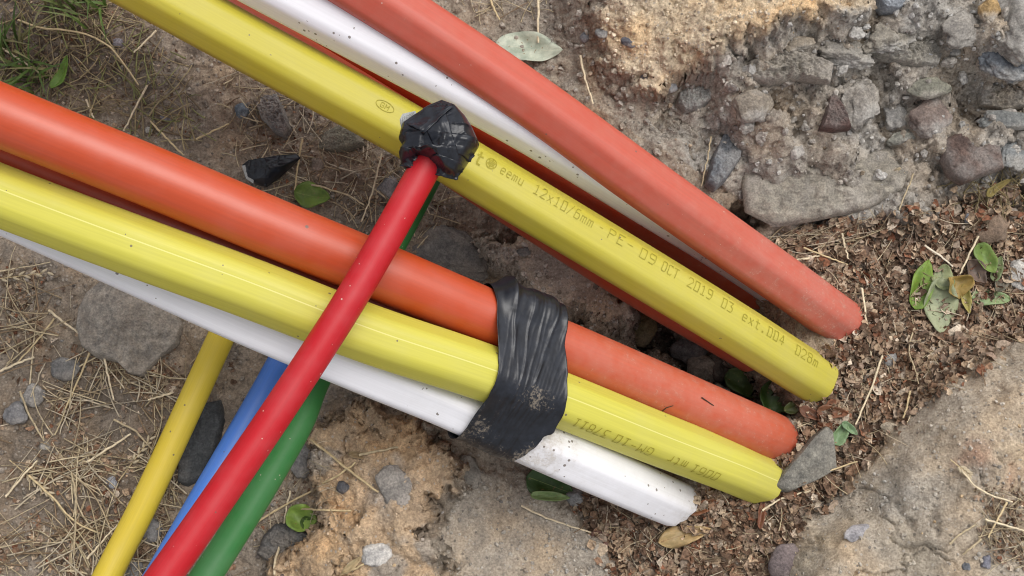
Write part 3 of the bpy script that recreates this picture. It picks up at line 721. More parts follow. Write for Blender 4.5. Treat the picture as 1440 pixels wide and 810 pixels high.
def build_tape():
    c0 = YL.P[np.argmin(np.abs(YL.L - YL.l_at(720, 540)))]; k = np.argmin(np.abs(YL.L - YL.l_at(720, 540)))
    ax = YL.T[k]; side = np.cross(ax, [0, 0, 1.]); side /= np.linalg.norm(side); up = np.cross(side, ax)     # side: picture's lower left
    NU, NV = 90, 300; th = np.linspace(0, 2 * np.pi, 48, endpoint=False)
    rows = []
    svals = np.linspace(-.085, .085, 40); prof = []
    for sv in svals:
        pts = []
        for d in (OL, YL, WL):
            proj_s = (d.P - c0) @ ax; i = np.argmin(np.abs(proj_s - sv)); c = d.P[i] + ax * (sv - proj_s[i])
            x, y = (c - c0) @ side, (c - c0) @ up
            pts += [(x + d.r * 1.03 * math.cos(t), y + d.r * 1.03 * math.sin(t)) for t in th]
        h = hull2(pts); h = np.vstack([h, h[:1]])
        cen = h[:-1].mean(0)
        # resample from the picture's top edge round by the visible side to the under side
        seg = np.concatenate([[0], np.cumsum(np.linalg.norm(np.diff(h, axis=0), axis=1))])
        q = np.linspace(0, seg[-1], 1200); hx = np.stack([np.interp(q, seg, h[:, 0]), np.interp(q, seg, h[:, 1])], -1)
        a = np.arctan2(hx[:, 1] - cen[1], -(hx[:, 0] - cen[0]))   # 0 at the orange side, pi/2 towards the camera
        j0 = int(np.argmin(np.abs(a + .9))); hx = np.roll(hx[:-1], -j0, 0)
        if np.arctan2(hx[60, 1] - cen[1], -(hx[60, 0] - cen[0])) < -.9: hx = np.roll(hx[::-1], 1, 0)
        hx = np.vstack([hx, hx[:1]])
        seg = np.concatenate([[0], np.cumsum(np.linalg.norm(np.diff(hx, axis=0), axis=1))]); q = np.linspace(0, seg[-1], NV)
        prof.append(np.stack([np.interp(q, seg, hx[:, 0]), np.interp(q, seg, hx[:, 1])], -1))
    prof = np.array(prof)                                    # (40, NV, 2)
    per = .32
    V = np.zeros((NU, NV, 3)); dust = np.zeros((NU, NV))
    v = np.linspace(0, 1, NV)
    pm = prof[20]; b = pm[:, 0]                              # lateral position
    b01 = np.clip((b - b.min()) / (b.max() - b.min()), 0, 1)  # 0 = orange edge, 1 = white edge
    s0 = -.043 + .036 * np.minimum(b01, .5) + .006 * np.maximum(b01 - .5, 0) + .0016 * fbm(v * 9, v * 0 + .3, 3, 61)
    s1 = .030 + .027 * np.minimum(b01, .76) - .008 * sstep(.74, .80, b01) - .010 * sstep(.84, 1.0, b01) + .0022 * fbm(v * 11, v * 0 + .7, 3, 62)
    nrm = np.gradient(pm, axis=0); nrm = np.stack([nrm[:, 1], -nrm[:, 0]], -1); nrm /= np.linalg.norm(nrm, axis=1)[:, None] + 1e-9
    if (nrm * (pm - pm.mean(0))).sum() < 0: nrm = -nrm
    arc = v * per
    FOLDS = [(-.020, .012, .0052, .0020, .0, .40), (-.006, .006, .0044, .0015, .02, .66), (.004, .0, .0036, .0012, .05, .72), (.015, -.006, .0040, .0015, .0, .52), (-.022, .03, .0016, .0010, .35, .95), (.020, -.018, .0020, .0009, .3, .8), (.026, -.004, .0030, .0018, .0, .28)]
    vis = sstep(.01, .06, v) * sstep(.62, .5, v)
    for i in range(NU):
        t = i / (NU - 1); s = s0 + (s1 - s0) * t
        pi = np.clip((s + .085) / .17 * 39, 0, 38.99); i0 = pi.astype(int); f = (pi - i0)[:, None]
        p2 = prof[i0, np.arange(NV)] * (1 - f) + prof[i0 + 1, np.arange(NV)] * f
        # folds run round the bundle, fanning a little
        wv = s * (1 + .55 * (b01 - .4)) + .004 * fbm(arc * 10, s * 8, 2, 63)
        fold = np.zeros(NV)
        for f0, sl, amp_, wd_, b0_, b1_ in FOLDS:
            dx = wv - (f0 + sl * b01) - .0012 * fbm(arc * 30 + f0 * 900, b01 * 0, 2, 64)
            fold += .26 * amp_ * np.exp(-np.abs(dx) / wd_) * np.where(dx > 0, 1, np.exp(-np.abs(dx) / wd_ * 1.5)) * sstep(b0_ - .06, b0_ + .04, b01) * sstep(b1_ + .1, b1_ - .08, b01)
        h = .0006 + fold + .0010 * np.clip(fbm(s * 22, arc * 12, 2, 69), 0, 1) + .00035 * np.clip(1 - 3.2 * np.abs(perlin(wv * 120, arc * 9, 77)), 0, 1) ** 2 + .00018 * fbm(s * 110, arc * 70, 3, 66)
        lift = .011 * np.exp(-((b01 - .0) / .10) ** 2) * sstep(.0, .25, t) * sstep(1.0, .88, t * .9)   # the slack at the orange edge
        h = h + lift * (1 + .3 * fbm(s * 60, arc * 20, 2, 67))
        edge = np.minimum(t, 1 - t); h = h + .0012 * np.exp(-edge / .03) * (.5 + fbm(arc * 40, t * 3, 2, 68))
        p2 = p2 + nrm * np.maximum(h, .0003)[:, None]
        V[i] = c0 + ax * s[:, None] + side * p2[:, :1] + up * p2[:, 1:]
        dust[i] = .8 * np.exp(-(((b01 - .60) / .10) ** 2 + ((t - .62) / .25) ** 2)) + .38 * sstep(.82, .97, b01) + .65 * np.exp(-(((b01 - .85) / .1) ** 2 + ((t - .15) / .2) ** 2)) + .6 * sstep(.8, 1, t) * sstep(.75, .9, b01) + .12
    me = np_mesh('tape_wrap', V.reshape(-1, 3), grid_faces(NU, NV), attrs={'dust': dust.ravel()})
    o = link('tape_wrap', me, M_TAPE)
    sm = o.modifiers.new('thickness', 'SOLIDIFY'); sm.thickness = .0004; sm.offset = 1
    tag(o, 'wrinkled dusty black tape wound round the lower orange, yellow and white ducts', 'tape')


build_tape()


def pillow(name, outline, z0, hmax, hmin, nplanes, seed, tilt=(0, 0), rings=26, seg=120, crease=.0016, flat=2.6, fan=(), rough=.0003, lo=.35, hi=.95, crum=0):
    """a crumpled closed wrap whose outline is a star-shaped polygon of photograph pixels at height z0"""
    r = np.random.default_rng(seed)
    P = np.array([unproj(a, b, z0)[:2] for a, b in outline]); c = P.mean(0)
    Pc = np.vstack([P, P[:1]]); L = np.concatenate([[0], np.cumsum(np.linalg.norm(np.diff(Pc, axis=0), axis=1))])
    q = np.linspace(0, L[-1], seg, endpoint=False); B = np.stack([np.interp(q, L, Pc[:, i]) for i in range(2)], -1)
    rho = np.linspace(0, 1, rings)[1:] ** .8
    XY = np.vstack([c[None]] + [c + (B - c) * k for k in rho]); RH = np.concatenate([[0]] + [np.full(seg, k) for k in rho])
    size = np.linalg.norm(P - c, axis=1).mean()
    d = (XY - c) / size

    def surf(h, sg):
        hh = h * np.ones(len(XY))
        for _ in range(nplanes):
            a = r.random() * 6.283; n = np.array([math.cos(a), math.sin(a)]); hh = np.minimum(hh, h * (r.uniform(.8, 1.25) - r.uniform(lo, hi) * (d @ n)))
        hh = np.minimum(np.maximum(hh, .12 * h), h * np.sqrt(np.clip(1.02 - RH ** flat, 0, 1)))
        w = 1 - np.abs(perlin(d[:, 0] * 1.7 + seed, d[:, 1] * 1.7, seed)) * 5
        hh = hh + crease * np.clip(w, 0, 1) ** 2 * (1 - RH ** 6) + rough * fbm(d[:, 0] * 5, d[:, 1] * 5, 4, seed + 2, .6) * (1 - RH ** 8)
        if crum: hh = hh * (1 + crum * (crag(d[:, 0] * 1.5 + seed, d[:, 1] * 1.5, seed, .25, 1.3)[0] - .45)) + .0012 * (crag(d[:, 0] * 3.6, d[:, 1] * 3.6, seed + 3, .3, 1.2)[0] - .4) * (1 - RH ** 6)
        for fx, fy, fa, am, wf in fan:
            q = d - np.array([fx, fy]); al = q @ np.array([math.cos(fa), math.sin(fa)]); ac = q @ np.array([-math.sin(fa), math.cos(fa)]) + .05 * perlin(al * 3, al * 0 + fa, 5)
            hh = hh + am * np.exp(-np.abs(ac) / wf) * np.where(ac > 0, 1, np.exp(-np.abs(ac) / wf)) * sstep(-.1, .15, al) * (1 - RH ** 6)
        return hh * (RH < .999)
    zt, zb = surf(hmax, 1), surf(hmin, -1)
    tz = d @ np.array(tilt)
    n = len(XY); V = np.vstack([np.column_stack([XY, z0 + tz + zt]), np.column_stack([XY, z0 + tz - np.maximum(zb, 0) - .0003])])
    T = []
    j = np.arange(seg); j2 = (j + 1) % seg
    for base in (0, n):
        tri = [np.stack([np.full(seg, base), base + 1 + j, base + 1 + j2], -1)]
        for k in range(len(rho) - 1):
            a, b = base + 1 + k * seg, base + 1 + (k + 1) * seg
            tri += [np.stack([a + j, b + j, b + j2], -1), np.stack([a + j, b + j2, a + j2], -1)]
        tri = np.vstack(tri); T.append(tri if base == 0 else tri[:, ::-1])
    e = 1 + (len(rho) - 1) * seg
    T.append(np.stack([e + j, n + e + j, n + e + j2], -1)); T.append(np.stack([e + j, n + e + j2, e + j2], -1))
    return np_mesh(name, V, np.vstack(T), attrs={'dust': np.full(2 * n, .05)})


# black tape hood on the end of the red tube
cap_out = [(561, 196), (566, 176), (584, 163), (606, 150), (622, 143), (640, 150), (655, 166), (666, 184), (674, 203), (662, 222), (650, 240), (641, 251), (628, 246), (620, 238), (606, 228), (590, 222), (578, 226), (566, 233), (561, 218), (568, 206)]
cap = link('tape_hood', pillow('tape_hood', cap_out, .268, .0185, .016, 6, 5, (0, 0), 46, 220, .0, 3.6, [(.05, .8, -1.25, .0022, .05), (-.9, .25, -.2, .0022, .06), (.85, .1, -2.2, .0020, .05)], .00012, .2, .6, .5), M_TAPE)
tag(cap, 'crumpled black tape hood wrapped over the end of the red tube', 'tape')
cv = np.zeros(len(cap.data.vertices) * 3, np.float32); cap.data.vertices.foreach_get('co', cv); cv = cv.reshape(-1, 3); cv = cv[:len(cv) // 2]
for quad, seed_ in (([(563, 214), (570, 190), (672, 196), (662, 224)], 3), ([(588, 160), (622, 144), (650, 238), (626, 244)], 4), ([(562, 231), (566, 214), (652, 232), (641, 250)], 6), ([(572, 178), (604, 152), (640, 152), (598, 196)], 9)):
    qa = [unproj(a, b, .28) for a, b in quad]; nu_, nv_ = 40, 14; Vs_ = []
    for i in range(nu_):
        for j in range(nv_):
            u_, v_ = i / (nu_ - 1), j / (nv_ - 1)
            ue = u_ + .03 * float(perlin(v_ * 5, seed_ * 1.7)) * (1 if u_ > .5 else -1); ve = v_ + .05 * float(perlin(u_ * 4, seed_ * 2.3)) * (v_ - .5)
            p_ = (qa[0] * (1 - ue) + qa[3] * ue) * (1 - ve) + (qa[1] * (1 - ue) + qa[2] * ue) * ve if seed_ in (3, 6) else (qa[0] * (1 - ve) + qa[1] * ve) * (1 - ue) + (qa[3] * (1 - ve) + qa[2] * ve) * ue
            dd = ((cv[:, :2] - p_[:2]) ** 2).sum(1); k_ = np.argpartition(dd, 6)[:6]; w_ = 1 / (dd[k_] + 1e-7)
            zz = (cv[k_, 2] * w_).sum() / w_.sum()
            Vs_.append((p_[0], p_[1], zz + .0007 + .0002 * seed_ + .0006 * max(0, float(perlin(u_ * 3 + seed_, v_ * 9))) ** 1.0))
    Vs_ = np.array(Vs_); so = link('tape_strip', np_mesh('tape_strip', Vs_, grid_faces(nu_, nv_), attrs={'dust': np.full(len(Vs_), .1)}), M_TAPE, cap)
    so.modifiers.new('thickness', 'SOLIDIFY').thickness = .0005
M_GREY = plain('grey_tape_weave', (.36, .37, .36), .7)
te = []; a0 = np.array([(562, 168), (566, 160), (584, 156), (588, 164), (572, 178), (564, 182)], float)
for (a, b) in a0: te.append(unproj(a, b, .276))
te = np.array(te); Vt = np.vstack([te, te - np.array([0, 0, .0012])]); nT = len(te)
bm = bmesh.new(); vt = [bm.verts.new(p) for p in Vt]
bm.faces.new(vt[:nT]); bm.faces.new(vt[nT:][::-1])
for i in range(nT): bm.faces.new([vt[i], vt[(i + 1) % nT], vt[nT + (i + 1) % nT], vt[nT + i]])
for k in range(7):                                            # raised threads of the torn weave
    f0 = (k + .5) / 7; A = te[0] * (1 - f0) + te[2] * f0; Bq = te[5] * (1 - f0) + te[4] * f0
    d = (Bq - A); s_ = np.cross(d, [0, 0, 1.]); s_ = s_ / np.linalg.norm(s_) * .0005; z_ = np.array([0, 0, .0009])
    q = [bm.verts.new(x) for x in (A - s_ + z_ * .2, A + s_ + z_ * .2, Bq + s_ * .7 + z_ * .2, Bq - s_ * .7 + z_ * .2, A + z_, Bq + z_)]
    bm.faces.new((q[0], q[4], q[5], q[3])); bm.faces.new((q[4], q[1], q[2], q[5]))
bmesh.ops.recalc_face_normals(bm, faces=bm.faces)
me = bpy.data.meshes.new('torn_edge'); bm.to_mesh(me); bm.free(); link('torn_edge', me, M_GREY, cap, False)

# ------------------------------------------------------------------ stones
def stone_mesh(name, seed, sub=4, facets=9, rough=.10, lumpy=.25):
    r = random.Random(seed); bm = bmesh.new(); bmesh.ops.create_icosphere(bm, subdivisions=sub, radius=1)
    planes = []
    for _ in range(facets):
        n = Vector((r.gauss(0, 1), r.gauss(0, 1), r.gauss(0, .8))).normalized(); planes.append((n, r.uniform(.62, .92)))
    off = Vector((r.uniform(-50, 50), r.uniform(-50, 50), r.uniform(-50, 50)))
    for v in bm.verts:
        p = v.co.normalized(); k = 1.0
        for n, d in planes:
            q = p.dot(n)
            if q * k > d: k = d / q
        k *= 1 + lumpy * mnoise.noise(p * 1.3 + off) + rough * mnoise.fractal(p * 3.2 + off, .8, 2.1, 4)
        v.co = p * k
    me = bpy.data.meshes.new(name); bm.to_mesh(me); bm.free(); return me


def stone(name, px, py, rx, ry, rot, rz, col, label, dust=.5, facets=9, rough=.08, lumpy=.22, sink=.35, seed=None, tilt=(0, 0), cat='stone', sub=None, zoff=0, group=None):
    p = hit(px, py); m = mpp(px, py, p[2])
    inbank = px > 930 and py < 262 and max(rx, ry) > 11
    if inbank: dust, rough, facets = max(dust, .52), rough + .05, facets + 3
    big = max(rx, ry) * m
    me = stone_mesh(name, seed if seed is not None else int(px * 7 + py * 13), sub or (5 if big > .022 else 4 if big > .008 else 3), facets, rough, lumpy)
    lc_ = soil_at(np.array([p[0]]), np.array([p[1]]))[0]
    at_ = me.attributes.new('tint', 'FLOAT_COLOR', 'POINT'); at_.data.foreach_set('color', np.tile(np.append(lc_, 1).astype(np.float32), len(me.vertices)))
    o = link(name, me, M_STONE)
    me.transform(Matrix.Diagonal((rx * m * 1.12, ry * m * 1.12, rz * m, 1)))
    o.rotation_euler = (tilt[0], tilt[1], -math.radians(rot))
    o.location = (p[0], p[1], p[2] + rz * m * (1 - 2 * (sink + (.1 if px > 900 and py < 270 else .03))) + zoff)
    o.color = (*(col if py > 270 or px < 900 else tuple(v * 1.05 for v in col)), min(1, dust * (1.5 if px > 900 and py < 270 else 1.1)))
    tag(o, label, cat, group); return o


BR = (.21, .18, .15); GR = (.22, .21, .20); BG = (.17, .18, .20); DK = (.07, .075, .08); MA = (.10, .065, .06)
stone('pebble', 343, 156, 11, 10, 0, 8, (.17, .20, .23), 'small slate blue pebble left of the grey stone below the yellow duct', .1)
stone('pebble', 545, 263, 14, 16, 30, 10, (.27, .26, .26), 'pale grey pebble beside the red tube just below its tape hood', .2)
stone('pebble', 448, 234, 9, 11, 10, 8, (.25, .20, .16), 'small tan pebble above the bright green leaf', .4)
stone('rock', 640, 358, 50, 33, 15, 18, (.16, .15, .14), 'dark crumbly rock above the lower orange duct near the centre', .45, 11, .12, .2, .35)
stone('stone', 1396, 318, 28, 23, -15, 16, (.25, .18, .13), 'rounded brown stone in the leaf litter at the right edge', .3, 7, .05)
stone('stone', 1432, 386, 16, 24, 10, 10, (.46, .44, .41), 'white cracked stone cut by the right edge beside green leaves', .05, 8, .06)
stone('boulder', 1428, 42, 40, 48, 10, 26, (.25, .235, .215), 'grey boulder in the top right corner', .3, 9, .07)
stone('stone', 1392, 14, 13, 20, 10, 10, (.36, .24, .11), 'small orange brown stone beside the grey corner boulder', .2)
stone('stone', 1412, 88, 34, 22, 25, 16, (.15, .165, .185), 'blue black lumpy stone under the grey corner boulder', .2, 10, .14)
stone('slab_stone', 1420, 170, 46, 14, 2, 10, (.18, .185, .18), 'narrow blue grey slab on the right edge above the maroon stone', .25, 6, .05)
stone('stone', 1426, 214, 24, 32, 15, 10, (.25, .26, .26), 'pale blue grey stone right of the flat maroon stone', .35, 7)
stone('stone', 1306, 124, 28, 16, 5, 10, (.21, .205, .165), 'greenish grey flat stone in the middle of the bank face', .4, 6, .05)
stone('stone', 1304, 166, 28, 26, 0, 12, (.20, .155, .135), 'rounded purple brown stone below the greenish flat stone', .4, 5, .05)
stone('stone', 1258, 165, 18, 20, 0, 13, (.29, .28, .265), 'lumpy grey stone between maroon and purple brown stones', .3, 9, .14)
stone('stone', 1268, 192, 24, 9, -18, 8, (.25, .245, .21), 'narrow pale stone below the lumpy grey stone', .3, 7)
stone('clod', 1206, 145, 26, 40, -12, 15, (.27, .245, .215), 'tall grey clod right of the dark maroon triangular stone', .5, 8, .1, cat='clod')
stone('clod', 1190, 76, 36, 20, 10, 16, (.275, .255, .225), 'crumbly grey clod hanging below the sandy ledge', .35, 10, .16, cat='clod')
stone('stone', 1164, 98, 9, 14, 20, 9, (.24, .26, .29), 'small blue grey stone under the crumbly grey clod', .1)
stone('clod', 1248, 56, 34, 20, -5, 14, (.27, .245, .205), 'broad crumbly clod below the blue grey top stone', .4, 9, .16, cat='clod')
stone('clod', 1352, 42, 28, 24, 0, 12, (.27, .25, .225), 'rounded pitted clod left of the grey corner boulder', .4, 10, .16, cat='clod')
stone('pebble', 1301, 80, 12, 10, 30, 9, (.33, .33, .34), 'pale pebble in the upper bank face below the broad clod', .15)
stone('pebble', 1284, 73, 8, 9, 0, 7, (.22, .23, .26), 'bluish pebble touching the pale pebble in the bank', .15)
stone('pebble', 1342, 72, 8, 9, 0, 7, (.28, .27, .25), 'grey pebble right of the pale pebble in the bank', .3)
stone('pebble', 1388, 118, 7, 9, 10, 6, (.34, .29, .23), 'cream pebble near the right edge of the bank face', .3)
stone('clod', 1060, 150, 26, 24, 0, 14, (.25, .215, .175), 'round brown clod low on the left of the bank face', .5, 5, .05, cat='clod')
stone('clod', 1092, 86, 24, 15, -20, 12, (.26, .245, .225), 'small grey clod tucked under the middle of the sandy ledge', .4, 10, .15, cat='clod')
stone('clod', 1120, 62, 22, 12, -10, 10, (.27, .23, .18), 'little tan clod right under the sandy ledge lip', .5, 10, .15, cat='clod')
stone('pebble', 883, 60, 10, 7, 15, 6, (.12, .12, .14), 'dark pebble on the crumbly soil left of the sandy ledge', .2)
stone('pebble', 846, 48, 9, 8, 0, 7, (.24, .235, .23), 'grey pebble on the crumbly soil near the pale leaf', .3)
stone('pebble', 822, 52, 7, 8, 0, 6, (.20, .20, .215), 'smaller bluish pebble beside the grey one by the pale leaf', .2)
stone('pebble', 906, 109, 6, 5, 0, 4, (.10, .09, .10), 'tiny black pebble on the tan soil above the orange duct', .1)
stone('pebble', 942, 124, 10, 8, 0, 7, (.30, .30, .31), 'pale pebble at the left tip of the pale grey clod', .2)
stone('stone', 966, 496, 24, 19, -10, 16, (.19, .185, .18), 'rounded grey stone in the pit between the two bundles', .25, 7, .08, zoff=.02)
stone('stone', 988, 522, 25, 16, 20, 14, (.30, .265, .22), 'angular pale tan stone in the pit next to the grey one', .3, 6, .05, zoff=.022)
stone('stone', 1010, 515, 14, 22, -10, 12, (.14, .12, .10), 'dark brown stone in the pit right of the pale tan one', .4, 7, zoff=.01)
stone('stone', 900, 462, 18, 26, 12, 14, (.20, .17, .09), 'mossy yellow brown stone at the left wall of the pit', .3, 7, .1, zoff=.01)
stone('pebble', 736, 355, 9, 8, 0, 7, (.22, .21, .20), 'round grey pebble on the brown clod between the bundles', .3)
stone('pebble', 48, 556, 16, 15, 15, 11, (.30, .285, .27), 'pale rounded pebble among the straw at the left edge', .2, 5, .03)
stone('stone', 24, 582, 18, 14, 10, 10, (.23, .225, .23), 'flat bluish stone just below the pale pebble at the left edge', .35, 7)
stone('stone', 92, 518, 20, 15, 0, 9, (.19, .185, .18), 'dark grey stone half buried left of the large grey brown stone', .45, 8)
stone('pebble', 158, 678, 9, 8, -10, 6, (.34, .35, .38), 'small pale blue pebble in the straw left of the yellow tube', .1)
stone('pebble', 63, 627, 9, 6, 0, 6, (.40, .37, .33), 'small whitish pebble in the straw near the left edge', .1)
stone('stone', 215, 746, 12, 16, 30, 10, (.27, .265, .265), 'grey pebble wedged between yellow and blue tubes near the bottom', .25, 7)
stone('stone', 190, 800, 11, 14, 10, 9, (.25, .245, .24), 'grey pebble at the bottom edge between yellow and blue tubes', .3, 7)
stone('clod', 556, 692, 24, 36, -20, 10, (.255, .235, .215), 'grey clay lump set in the tan clod at the bottom', .3, 6, .08, .2, .55, cat='clod')
stone('stone', 528, 780, 20, 16, -15, 9, (.50, .48, .46), 'white chalky stone in the tan clod near the bottom edge', .05, 8, .12)
stone('pebble', 483, 684, 9, 9, 0, 6, (.10, .10, .11), 'black oval pebble set in the tan clod', .1, 5, .04)
stone('stone', 428, 648, 16, 22, 15, 11, (.25, .24, .23), 'grey stone touching the right side of the green tube', .35, 7)
stone('clod', 658, 666, 18, 24, -10, 12, (.26, .24, .21), 'grey clod under the edge of the tan clod below the tape', .35, 9, .14, cat='clod')
stone('stone', 1206, 750, 18, 12, -25, 7, (.38, .365, .38), 'whitish lilac stone set in the bottom right mound', .15, 7)
stone('stone', 1104, 790, 20, 26, 15, 13, (.18, .145, .145), 'round purple stone at the left foot of the bottom right mound', .2, 5, .05)
stone('pebble', 1250, 506, 10, 11, 0, 8, (.28, .27, .26), 'round grey pebble in the leaf litter near the centre right', .2, 4, .03)
stone('pebble', 1386, 790, 7, 10, 10, 6, (.20, .20, .24), 'small blue grey pebble in the bottom right corner', .2)
stone('pebble', 1359, 796, 6, 6, 0, 5, (.17, .18, .20), 'tiny dark pebble left of the blue grey one in the bottom right', .2)
stone('pebble', 1252, 603, 13, 8, 20, 6, (.40, .34, .26), 'cream stone chip on the upper edge of the bottom right mound', .2)
stone('pebble', 808, 700, 12, 12, 0, 10, (.27, .265, .26), 'pale grey pebble under the white duct by the folded green leaf', .3)
stone('pebble', 1362, 308, 7, 7, 0, 6, (.27, .29, .33), 'small bluish pebble left of the rounded brown stone', .1)
stone('pebble', 1422, 300, 8, 8, 0, 7, (.36, .31, .26), 'cream pebble above the rounded brown stone at the right edge', .2)
stone('pebble', 209, 184, 5, 5, 0, 4, (.5, .48, .44), 'tiny white pebble just above the lower orange duct at left', .0)
stone('stone', 233, 165, 10, 7, 40, 5, (.28, .27, .29), 'small lilac grey stone chip above the lower orange duct at left', .2)
stone('stone', 168, 62, 9, 7, 10, 6, (.28, .26, .28), 'lilac grey stone chip by the dry grass at top left', .2)

def slab(name, outline, top, col, label, dust=.3, seed=1, tilt=(0, 0), rough=.0012, planes=5, flat=7.0, crease=.0006, cat='stone', lo=.1, hi=.45):
    '''a broken stone whose plan is a polygon of photograph pixels; top = height of its upper face above the soil in metres'''
    o_ = np.array(outline, float); cx0, cy0 = o_.mean(0); g = hit(cx0, cy0); me = pillow(name, outline, g[2] - .004, top + .004, .012, planes, seed, tilt, 34, 150, crease, flat, (), rough, lo, hi)
    lc_ = soil_at(np.array([g[0]]), np.array([g[1]]))[0]; at_ = me.attributes.new('tint', 'FLOAT_COLOR', 'POINT'); at_.data.foreach_set('color', np.tile(np.append(lc_, 1).astype(np.float32), len(me.vertices)))
    o = link(name, me, M_STONE); o.color = (*col, dust); tag(o, label, cat); return o


slab('slab_stone', [(1070, 692), (1088, 668), (1112, 640), (1136, 616), (1157, 600), (1166, 606), (1170, 632), (1173, 660), (1146, 676), (1104, 694)], .025, (.21, .20, .175), 'angular grey slab against the end of the lower yellow duct', .2, 31, (0, .004), .0008, 3, 9.0)
slab('clay_stone', [(112, 462), (116, 436), (128, 414), (150, 396), (178, 392), (214, 408), (246, 434), (259, 458), (252, 484), (226, 506), (204, 530), (186, 528), (170, 512), (140, 506), (120, 490)], .034, (.30, .27, .235), 'large rough grey brown stone just below the white duct at left', .45, 32, (0, .004), .0030, 9, 5.0, .0008, 'stone', .3, .75)
slab('slate_stone', [(252, 680), (254, 640), (268, 600), (292, 566), (312, 562), (318, 590), (308, 640), (286, 676), (266, 686)], .014, DK, 'dark slate stone between the thin yellow tube and the blue tube', .15, 33, (0, 0), .0014, 5, 7.0)
slab('slate_stone', [(362, 778), (372, 752), (388, 736), (416, 734), (440, 748), (452, 766), (440, 790), (410, 796), (380, 792)], .016, (.10, .10, .10), 'dark grey slate lump right of the green tube near the bottom', .35, 34, (0, 0), .0022, 6, 5.0, .001)
slab('stone', [(1150, 184), (1158, 160), (1166, 136), (1174, 134), (1188, 160), (1194, 184), (1170, 187)], .012, (.10, .062, .055), 'dark maroon triangular stone low in the bank face', .25, 35, (0, -.003), .0015, 4, 6.0)
slab('stone', [(1320, 200), (1340, 190), (1372, 180), (1398, 184), (1404, 212), (1408, 240), (1380, 250), (1350, 262), (1332, 250), (1322, 226)], .012, (.125, .085, .072), 'large flat maroon stone near the foot of the bank at right', .35, 36, (0, -.003), .0014, 4, 8.0)
slab('stone', [(1220, -14), (1222, 4), (1240, 20), (1256, 22), (1276, 12), (1290, 6), (1292, -14)], .016, (.25, .27, .30), 'blue grey stone at the top edge in the sandy ledge', .1, 37, (0, 0), .0014, 5, 6.0)
slab('clod', [(950, 150), (952, 134), (970, 122), (996, 112), (1016, 116), (1014, 130), (1000, 146), (976, 160), (960, 162)], .016, (.29, .285, .27), 'pale grey clod under the left end of the sandy ledge', .35, 38, (0, -.004), .0025, 6, 4.0, .001, 'clod')
slab('stone', [(990, 262), (998, 226), (1016, 190), (1034, 170), (1044, 196), (1040, 226), (1018, 258), (1002, 272)], .016, (.15, .16, .175), 'dark blue grey flat stone right of the upper orange duct', .4, 39, (0, -.003), .0016, 5, 7.0)
slab('stone', [(362, 150), (374, 138), (392, 136), (402, 156), (412, 186), (404, 198), (388, 190), (370, 172)], .022, (.26, .24, .225), 'grey stone lying below the upper yellow duct, right of the sandy patch', .5, 40, (0, 0), .0024, 6, 4.5, .001)
slab('flat_stone', [(446, 212), (456, 190), (480, 178), (506, 190), (516, 206), (490, 216), (462, 218)], .013, (.20, .185, .14), 'flat olive brown stone under the edge of the upper yellow duct', .35, 41, (0, 0), .001, 4, 7.0)

BK = (.27, .245, .21)
slab('clod', [(1040, 112), (1052, 88), (1096, 72), (1140, 76), (1172, 92), (1166, 120), (1122, 114), (1080, 124)], .016, BK, 'broad rough clay mass hanging under the middle of the sandy ledge', .6, 51, (0, -.006), .005, 8, 3.0, .002, 'clod', .2, .7)
slab('clod', [(1046, 300), (1042, 250), (1078, 208), (1150, 192), (1240, 198), (1286, 226), (1268, 268), (1220, 296), (1150, 312), (1088, 322)], .014, (.275, .25, .21), 'big smooth grey clay boulder forming the foot of the bank', .6, 52, (0, -.010), .004, 6, 4.0, .0015, 'clod', .1, .4)
slab('clod', [(1212, 72), (1226, 46), (1268, 38), (1300, 52), (1330, 60), (1318, 92), (1280, 98), (1240, 86)], .016, (.28, .26, .225), 'knobbly grey clay mass below the blue grey top stone', .55, 53, (0, -.006), .005, 8, 3.0, .002, 'clod', .2, .7)
slab('clod', [(1370, 112), (1400, 100), (1450, 104), (1450, 150), (1410, 160), (1376, 150)], .014, (.28, .245, .2), 'tan clay block on the right edge under the lumpy blue black stone', .6, 54, (0, -.004), .004, 7, 3.5, .002, 'clod', .2, .6)
slab('clod', [(900, 190), (925, 150), (960, 158), (990, 176), (985, 215), (960, 240), (930, 222)], .012, (.235, .20, .16), 'brown clay mass between the upper orange duct and the pale grey clod', .7, 55, (0, -.004), .004, 7, 3.0, .002, 'clod', .2, .6)

